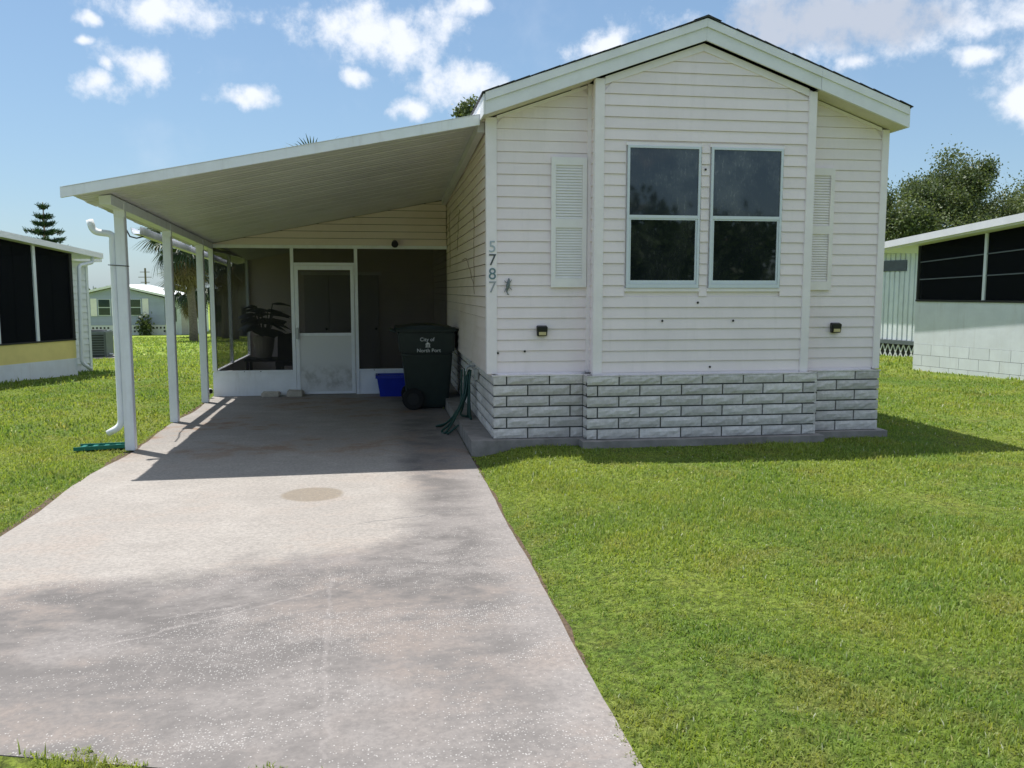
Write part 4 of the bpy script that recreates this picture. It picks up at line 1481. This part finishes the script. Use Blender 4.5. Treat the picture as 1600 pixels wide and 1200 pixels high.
# grey home across the back green
gh = empty('grey_home', (-20, 61, -2.0), 'grey gabled mobile home with white shutters across the back lawn', 'house')
gy = 61.0
pk, ex0, ex1 = -20.6, -25.2, -17.3
zpk, zev = 1.70, .86
wl = MB().prism([(ex0, gy, -1.25), (ex1, gy, -1.25), (ex1, gy, zev - .05), (pk, gy, zpk - .05), (ex0, gy, zev - .3)], (0, 9, 0)).build('wall', 'nb_grey', gh)
z = -1.24
while z < 1.5:
    h_ = (z + .25 - (zpk - .05)) / ((zev - .05) - (zpk - .05))
    xr = ex1 if h_ >= 1 else pk + (ex1 - pk) * max(h_, 0)
    hl_ = (z + .25 - (zpk - .05)) / ((zev - .3) - (zpk - .05))
    xl_ = ex0 if hl_ >= 1 else pk + (ex0 - pk) * max(hl_, 0)
    if xr - xl_ > .3:
        plank_front(wl, gy, (xl_, xl_), (xr - .02, xr - .02), z, z + .25, 'nb_grey')
    z += .25
sk = MB().box(ex0, ex1, gy - .02, gy + .2, -2.1, -1.26).build('skirt', 'breeze_white', gh)
hl = MB()
for i in range(28):
    for j in range(2):
        if random.random() < .78:
            x = ex0 + .5 + i * .27
            if not (-18.9 < x < -18.4):
                hl.box(x, x + .13, gy - .035, gy - .021, -1.78 + j * .26, -1.64 + j * .26)
tag(hl.build('block_openings', 'wire', sk), kind='stuff')
for x0_ in (-22.05, -19.85):
    wn = MB().box(x0_, x0_ + .9, gy - .06, gy - .015, -.52, .74).build('window', 'vinyl_frame', gh)
    MB().box(x0_ + .05, x0_ + .85, gy - .075, gy - .061, .13, .69).build('pane', 'glass_far', wn)
    MB().box(x0_ + .05, x0_ + .85, gy - .075, gy - .061, -.47, .07).build('pane', 'glass_far', wn)
    for sx in (-.52, .98):
        MB().box(x0_ + sx, x0_ + sx + .44, gy - .06, gy - .016, -.55, .77).build('shutter', 'shutter', wn)
for (xa, za, xb, zb) in ((ex0 - .5, zev - .38, pk, zpk), (pk, zpk, -15.0, .40)):
    MB().hexa([(xa, gy - .35, za), (xb, gy - .35, zb), (xb, gy + 9.2, zb), (xa, gy + 9.2, za), (xa, gy - .35, za + .16), (xb, gy - .35, zb + .16), (xb, gy + 9.2, zb + .16), (xa, gy + 9.2, za + .16)]).build('roof', 'roof_white', gh)
wg = MB().prism([(ex1 + .01, gy + .3, -2.1), (-15.3, gy + .3, -2.1), (-15.3, gy + .3, .40), (ex1 + .01, gy + .3, .85)], (0, 6, 0)).build('porch_wall', 'nb_white', gh)
MB().box(-16.15, -15.65, gy + .27, gy + .299, -1.95, -.05).build('porch_door', 'inner_door', gh)
MB().box(-16.9, -16.5, gy + .27, gy + .299, -1.0, .1).build('porch_window', 'glass_far', gh)
for x in (-14.95,):
    MB().box(x - .06, x + .06, gy - .2, gy - .08, -2.05, .42).build('porch_post', 'nb_white', gh)

# taupe home seen through the porch screens
th = empty('taupe_home', (-10, 52, gz(52)), 'taupe home behind the palms, seen through the porch screen', 'house')
MB().prism([(-12.3, 52, gz(52) - .2), (-2, 52, gz(52) - .2), (-2, 52, 1.9), (-7.0, 52, 2.9), (-12.3, 52, 1.02)], (0, 9, 0)).build('wall', 'nb_taupe', th)
MB().hexa([(-12.9, 51.6, .92), (-7, 51.6, 2.95), (-7, 61.2, 2.95), (-12.9, 61.2, .92), (-12.9, 51.6, 1.08), (-7, 51.6, 3.1), (-7, 61.2, 3.1), (-12.9, 61.2, 1.08)]).build('roof', 'roof_white', th)
MB().hexa([(-7, 51.6, 2.95), (-1.4, 51.6, 1.75), (-1.4, 61.2, 1.75), (-7, 61.2, 2.95), (-7, 51.6, 3.1), (-1.4, 51.6, 1.9), (-1.4, 61.2, 1.9), (-7, 61.2, 3.1)]).build('roof', 'roof_white', th)
MB().box(-10.2, -9.5, 51.93, 51.98, -1.6, .3).build('door', 'wire', th)
MB().box(-12.0, -11.2, 51.93, 51.98, -.7, .4).build('window', 'glass_far', th)

# utility pole far off
up_ = empty('utility_pole', (-28.5, 100, -2.1), 'distant utility pole with crossarms above the grey home', 'pole')
MB().tube([(-28.5, 100, -2.2), (-28.5, 100, 4.0)], .11, 8).build('pole', 'bark', up_)
for z, l_ in ((3.5, .55), (2.9, .75), (2.3, .5)):
    MB().box(-28.5 - l_, -28.5 + l_, 99.78, 99.84, z, z + .07).build('crossarm', 'bark', up_)

# ------------------------------------------------------------------ trees
def leaf_quads(P, size, flat=0.0):
    n = len(P)
    a = rng.normal(size=(n, 3)); a /= np.linalg.norm(a, axis=1)[:, None]
    b_ = rng.normal(size=(n, 3)); b_ -= a * (a * b_).sum(1)[:, None]; b_ /= np.linalg.norm(b_, axis=1)[:, None]
    s_ = size * rng.uniform(.6, 1.3, (n, 1))
    u, v = a * s_, b_ * s_ * .55
    return np.stack([P - u, P - v * .9, P + u, P + v * .9], 1)


def tree(name, base, trunk_h, lobes, nleaf, size, leaf, label, group=None, clumps=17):
    bz = base[2]
    rt_ = empty(name, base, label, 'tree', group)
    top = Vector((base[0], base[1], bz + trunk_h))
    tk = MB()
    tk.tube([(base[0], base[1], bz - .2), (base[0] + .1, base[1], bz + trunk_h * .5), tuple(top)], [.34, .26, .20], 10)
    for (lx, ly, lz, rx, ry, rz) in lobes:
        c = Vector((base[0] + lx, base[1] + ly, bz + lz))
        tk.tube([tuple(top - Vector((0, 0, .3))), tuple((top + c) / 2 + Vector((0, 0, .3))), tuple(c + Vector((0, 0, rz * .5)))], [.15, .10, .03], 7)
    tk.build('trunk', 'bark', rt_, smooth=True)
    P, T = [], []
    vol = np.array([l[3] * l[4] * l[5] for l in lobes]) ** .67
    for l, f in zip(lobes, vol / vol.sum()):
        c = np.array([base[0] + l[0], base[1] + l[1], bz + l[2]])
        rad = np.array(l[3:6])
        d = rng.normal(size=(clumps, 3)); d /= np.linalg.norm(d, axis=1)[:, None]
        cc_ = d * (rng.uniform(.25, 1.0, (clumps, 1)) ** .45) * rad
        n = int(nleaf * f)
        idx = rng.integers(0, clumps, n)
        sp_ = rng.normal(size=(n, 3)) * rad * rng.uniform(.11, .26, clumps)[idx][:, None]
        P.append(c + cc_[idx] + sp_)
        T.append(np.clip(rng.uniform(0, 1, clumps)[idx] * .6 + rng.uniform(0, .4, n), 0, 1))
    P, T = np.concatenate(P), np.concatenate(T)
    quads_mesh('crown', leaf_quads(P, size), leaf, T, rt_, base)
    return rt_


# broad dark tree behind the right home
tree('broadleaf_tree', (25.6, 30, gz(30)), 2.6, [(-2.6, 0, 5.6, 1.9, 2.0, 1.7), (1.4, .5, 7.4, 1.5, 1.7, 1.7), (-.6, -.5, 5.3, 2.6, 2.4, 1.7), (3.0, 0, 5.3, 1.5, 1.8, 1.5), (-.4, .4, 6.7, 1.5, 1.5, 1.2), (1.6, -.6, 4.8, 2.4, 2.0, 1.6), (-3.6, .5, 6.3, .9, 1.0, 1.0)], 110000, .072, 'leaf_oak',
     'broad dark leafy tree rising behind the right neighbour roof')
tree('broadleaf_tree', (31.2, 31, gz(31)), 2.4, [(-.6, 0, 5.8, 1.9, 2.0, 1.6), (1.4, 0, 6.6, 1.6, 1.8, 2.0), (.6, .3, 4.8, 2.4, 2.0, 1.4)], 36000, .072, 'leaf_oak', 'smaller leafy tree at the right edge beyond the neighbour roof')
tree('broadleaf_tree', (2.5, 22, gz(22)), 3.2, [(-.25, 0, 7.85, .55, .6, .55), (0, 0, 6.3, 1.3, 1.4, 1.2), (-.5, .3, 5.4, 1.6, 1.5, 1.2)], 26000, .07, 'leaf_oak', 'tree top just showing over the carport roof beside the gable')
tree('broadleaf_tree', (-27, 50, gz(50)), 1.8, [(0, 0, 3.4, 1.9, 1.8, 1.4), (1.6, .2, 2.7, 1.4, 1.4, 1.1)], 4000, .14, 'leaf_oak', 'low dark tree between the left home and the grey home')

# cabbage palms
def fan_mesh(name, pet, blade, n, droop, mat):
    Q, T = [], []
    side = np.array([0, 1, 0.])
    for k in range(5):
        u0, u1 = pet * k / 5, pet * (k + 1) / 5
        z0, z1 = -droop * .25 * (u0 / pet) ** 2, -droop * .25 * (u1 / pet) ** 2
        Q.append([[u0, -.025, z0], [u0, .025, z0], [u1, .025, z1], [u1, -.025, z1]])
        T.append(.6)
    for i in range(n):
        an = R(-100 + 200 * i / (n - 1))
        L = blade * (1 - .28 * abs(an) / R(100)) * random.uniform(.9, 1.08)
        dx, dy = math.cos(an), math.sin(an)
        wd = .045
        px, py, pz = pet, 0, -droop * .25
        for k in range(3):
            f0, f1 = k / 3, (k + 1) / 3
            a0 = (px + dx * L * f0, py + dy * L * f0, pz - droop * .9 * f0 ** 2)
            a1 = (px + dx * L * f1, py + dy * L * f1, pz - droop * .9 * f1 ** 2)
            w0 = wd * (.6 + .4 * (k > 0)) * (1 - .2 * k)
            w1 = wd * (1 - .2 * (k + 1)) if k < 2 else .004
            ox_, oy_ = -dy, dx
            Q.append([[a0[0] - ox_ * w0, a0[1] - oy_ * w0, a0[2]], [a0[0] + ox_ * w0, a0[1] + oy_ * w0, a0[2]], [a1[0] + ox_ * w1, a1[1] + oy_ * w1, a1[2]], [a1[0] - ox_ * w1, a1[1] - oy_ * w1, a1[2]]])
            T.append(random.uniform(0, 1))
    Q = np.array(Q)
    o = quads_mesh(name, Q, mat, np.array(T))
    me = o.data
    bpy.data.objects.remove(o)
    return me


fans = [fan_mesh('frond', 1.05, .95, 22, .5, 'leaf_palm'), fan_mesh('frond', .95, 1.05, 20, .8, 'leaf_palm')]
deadfan = fan_mesh('frond', .9, .95, 18, 1.0, 'leaf_dead')


def palm(base, h, label, lean=(0, 0), nf=30, nd=12, sc_=1.0, r0=.21):
    rt_ = empty('cabbage_palm', base, label, 'palm', 'cabbage palms')
    P = [(base[0] + lean[0] * (k / 6) ** 2, base[1] + lean[1] * (k / 6) ** 2, base[2] - .2 + (h + .2) * k / 6) for k in range(7)]
    MB().tube(P, [r0 * 1.15, r0, r0 * .95, r0 * .92, r0 * .95, r0 * 1.05, r0 * .8], 10).build('trunk', 'bark', rt_, smooth=True)
    top = Vector(P[-1])
    for i in range(nf):
        an = i * 2.399 + random.uniform(-.2, .2)
        el_ = R(75) - R(115) * (i / nf) + random.uniform(-.12, .12)
        shared('frond', fans[i % 2], rt_, top, (0, -el_, an), (sc_,) * 3)
    for i in range(nd):
        an = i * 2.399 + random.uniform(-.3, .3)
        shared('frond', deadfan, rt_, top - Vector((0, 0, .15)), (0, R(52) + random.uniform(-.1, .2), an), (sc_,) * 3)
    return rt_


palm((-10.6, 38.6, gz(38.6)), 5.3, 'tall cabbage palm with shaggy crown framed between the carport posts', (-.25, 0), 30, 18, 1.25)
palm((-12.9, 50, gz(50)), 3.6, 'short bushy cabbage palm left of the tall trunk', (0, 0), 30, 10, 1.15)
palm((-10.3, 46, gz(46)), 5.0, 'cabbage palm behind the tall trunk, half hidden by the rear post', (.2, 0), 28, 10, 1.15)
palm((-9.1, 42, gz(42)), 5.2, 'cabbage palm seen through the porch side screen', (.2, 0), 26, 8, 1.1)
palm((-3.15, 22, gz(22)), 5.72, 'palm crown peeking over the carport roof edge', (0, 0), 24, 4, .8)

# Norfolk pine behind the left home
np_ = empty('norfolk_pine', (-14.5, 30, gz(30)), 'star-topped conifer rising behind the left home roof', 'tree')
bz = gz(30)
MB().tube([(-14.5, 30, bz - .2), (-14.5, 30, 4.95)], [.16, .015], 8).build('trunk', 'bark', np_, smooth=True)
zt = 4.75
tier = 0
while zt > 1.6:
    L = .20 + .34 * (4.75 - zt) if zt > 3.9 else .48 + .28 * (3.9 - zt) + .18
    nb_ = 6 if tier else 5
    for k in range(nb_):
        an = 2 * math.pi * k / nb_ + tier * .5
        Q, T = [], []
        npt = max(26, int(L * 150))
        for i in range(npt):
            u = rng.uniform(.08, 1)
            r_ = L * u
            zz = zt + .32 * r_ * (1 - .45 * u) + rng.normal() * .03
            off = rng.normal() * .085 * (1 - .55 * u)
            c = np.array([-14.5 + math.cos(an) * r_ - math.sin(an) * off, 30 + math.sin(an) * r_ + math.cos(an) * off, zz])
            d = np.array([math.cos(an), math.sin(an), .8]) * .065 + rng.normal(size=3) * .035
            s_ = np.cross(d, rng.normal(size=3)); s_ = s_ / np.linalg.norm(s_) * .018
            Q.append([c - d - s_, c - d + s_, c + d + s_ * .4, c + d - s_ * .4])
            T.append(rng.uniform())
        quads_mesh('branch', np.array(Q), 'leaf_pine', np.array(T), np_, (-14.5, 30, bz))
    zt -= .30 if zt > 4.3 else .36
    if tier == 0:
        zt -= .12
    tier += 1

# trees and far tree line over the street, mirrored in the bay window
for i, (x, y, s_) in enumerate(((-4, -38, 1.15), (5.5, -31, .95), (10.5, -33, .85), (17.5, -37, .8))):
    tree('street_tree', (x, y, -.15), 2.2 * s_, [(0, 0, 4.4 * s_, 3.2, 3.0, 2.0), (-1.8, .5, 2.4 * s_, 2.6, 2.4, 2.0), (2.0, -.4, 2.6 * s_, 2.7, 2.4, 2.0)], 4500, .34, 'leaf_street',
         'leafy tree across the street, mirrored in the bay window', 'trees across the street')
# far belt of trees closing the horizon
P = []
for i in range(420):
    an = random.uniform(0, 2 * math.pi)
    rr = random.uniform(230, 270)
    x, y = rr * math.sin(an), rr * math.cos(an)
    n = 110
    q = rng.normal(size=(n, 3)) * np.array([5.0, 5.0, 1.0]) + np.array([x, y, gz(y) + 1.6 + random.uniform(-.4, .5)])
    P.append(q)
P = np.concatenate(P)
tag(quads_mesh('far_woods', leaf_quads(P, .7), 'leaf_street', rng.uniform(0, 1, len(P))), 'distant belt of woods along the horizon', None, None, 'stuff')

# low shrub by the grey home
def shrub(base, r_, h_, label):
    o = empty('shrub', base, label, 'shrub')
    n = 700
    d = rng.normal(size=(n, 3)) * np.array([r_ * .45, r_ * .45, h_ * .3]) + np.array([base[0], base[1], base[2] + h_ * .5])
    d[:, 2] = np.maximum(d[:, 2], base[2] + .03)
    quads_mesh('foliage', leaf_quads(d, .12), 'leaf_oak', rng.uniform(0, 1, n), o, base)
    MB().tube([(base[0], base[1], base[2] - .1), (base[0], base[1], base[2] + h_ * .5)], .05, 6).build('stem', 'bark', o)


shrub((-18.6, 60.3, -2.0), .55, 1.3, 'dark shrub by the grey home skirting')

# ------------------------------------------------------------------ grass blades
def grass():
    bands = [(2.2, 4.2, 13000, .028, .0048), (4.2, 6.5, 8500, .031, .0060), (6.5, 10, 3800, .034, .0085), (10, 16, 1200, .040, .014), (16, 28, 260, .065, .022), (28, 62, 34, .08, .05)]
    VP, LP, SP, TP, TN = [], [], [], [], []
    drive_front = lambda x: -4.75 + (x + 3.365) * (-.93 / 3.175)
    off = 0
    lo = 0
    for r0, r1, dn, ln_, wd in bands:
        a0, a1 = YAW - R(40), YAW + R(40)
        area = .5 * (a1 - a0) * (r1 * r1 - r0 * r0)
        n = int(area * dn)
        r_ = np.sqrt(rng.uniform(r0 * r0, r1 * r1, n))
        an = rng.uniform(a0, a1, n)
        x = CAM.x + r_ * np.sin(an)
        y = CAM.y + r_ * np.cos(an)
        jit = rng.normal(size=n) * .012
        df = drive_front(x)
        on_drive = (x > DL - .02 + jit) & (x < DR + .006 + .016 * np.sin(y * 7.3 + np.sin(y * 17.0)) + .010 * np.sin(y * 41.0) + jit) & (y > df + .015 + .045 * np.sin(x * 9.3 + 1.0) + .02 * np.sin(x * 31.0) + jit) & (y < 8.2)
        on_house = (x > -.2) & (x < 4.0) & (y > -.175) & (y < 12.3)
        on_bay = (x > .82) & (x < 3.22) & (y > -.37) & (y < 0)
        road_ = y < -6.9
        # left home, right home footprints
        c, s = math.cos(R(66)), math.sin(R(66))
        lu, lv = (x + 7.445) * c + (y - 7.776) * s, -(x + 7.445) * s + (y - 7.776) * c
        in_l = (lu > -5) & (((lu < 1.78) & (lv > 0)) | ((lu < 2.95) & (lv > .7))) & (lv < 4)
        c, s = math.cos(R(-76.716)), math.sin(R(-76.716))
        ru, rv = (x - 8.825) * c + (y - 6.735) * s, -(x - 8.825) * s + (y - 6.735) * c
        in_r = (ru > 0) & (ru < 6) & (rv > 0) & (rv < 3.2)
        r2u, r2v = (x - 11.5) * c + (y - 10.2) * s, -(x - 11.5) * s + (y - 10.2) * c
        in_r2 = (r2u > -7) & (r2u < 2) & (r2v > 0) & (r2v < 4)
        slab_ = (x > -9.4) & (x < -8.15) & (y > 16.6) & (y < 17.8)
        tuft = np.sin(x * 9.3 + 1.0) + np.sin(x * 23.7) * .6
        front = (y < df) & (y > -6.9) & (x < DR + .03) & (tuft < .2)
        troughm = (x > -3.9) & (x < -3.46) & (y > .62) & (y < .8)
        keep = ~(on_drive | on_house | on_bay | road_ | in_l | in_r | in_r2 | slab_ | front | troughm)
        x, y, an = x[keep], y[keep], an[keep]
        n = len(x)
        z = gzx(x, y)
        # height varies in drifts
        hv = .78 + .30 * np.sin(x * 1.7 + 1.3 * np.sin(y * 1.1)) * np.sin(y * 1.9 + .7 * np.sin(x * 2.3)) + .14 * np.sin(x * 6.1 + y * 4.3)
        hv = hv + .22 * np.sin(x * 31 + 2.1 * np.sin(y * 13)) * np.sin(y * 27 + 1.7 * np.sin(x * 19))
        L = ln_ * np.clip(hv, .3, 2) * rng.uniform(.6, 1.5, n)
        L = np.where((y < drive_front(x) + .02) & (x < DR), L * 1.5, L)
        edge_ = (np.abs(x - DR) < .10) | (np.abs(x - DL) < .10)
        L = np.where(edge_, L * .8, L)
        th_ = rng.uniform(0, 2 * math.pi, n)
        lean = rng.uniform(.25, 1.35, n)
        dx, dy = np.cos(th_), np.sin(th_)
        sx, sy = -dy, dx
        wv = wd * rng.uniform(.6, 1.3, n)
        b_ = np.stack([x, y, z - .006], 1)
        sd = np.stack([sx, sy, np.zeros(n)], 1)
        fwd = np.stack([dx, dy, np.zeros(n)], 1)
        upv = np.array([0, 0, 1.0])
        mid = b_ + fwd * (L * .40 * np.sin(lean * .6))[:, None] + upv * (L * .62 * np.cos(lean * .6))[:, None] 
        tip = mid + fwd * (L * .55 * np.sin(lean * 1.15))[:, None] + upv * (L * .5 * np.cos(lean * 1.15))[:, None]
        v = np.empty((n, 5, 3))
        v[:, 0] = b_ - sd * (wv * .5)[:, None]
        v[:, 1] = b_ + sd * (wv * .5)[:, None]
        v[:, 2] = mid + sd * (wv * .45)[:, None]
        v[:, 3] = mid - sd * (wv * .45)[:, None]
        v[:, 4] = tip
        base = off + np.arange(n) * 5
        lp = np.stack([base, base + 1, base + 2, base + 3, base + 3, base + 2, base + 4], 1)
        VP.append(v.reshape(-1, 3))
        LP.append(lp.ravel())
        st_ = lo + np.arange(n) * 7
        SP.append(np.stack([st_, st_ + 4], 1).ravel())
        TP.append(np.tile([4, 3], n))
        TN.append(np.repeat(rng.uniform(0, 1, n), 5))
        off += 5 * n
        lo += 7 * n
    o = np_mesh('grass', np.concatenate(VP), np.concatenate(LP), np.concatenate(SP), np.concatenate(TP), 'grass', np.concatenate(TN))
    tag(o, 'short mown green grass blades covering the lawn', None, None, 'stuff')
    print('grass blades', off // 5)


grass()

for o in bpy.data.objects:
    if '_o' in o:
        del o['_o']
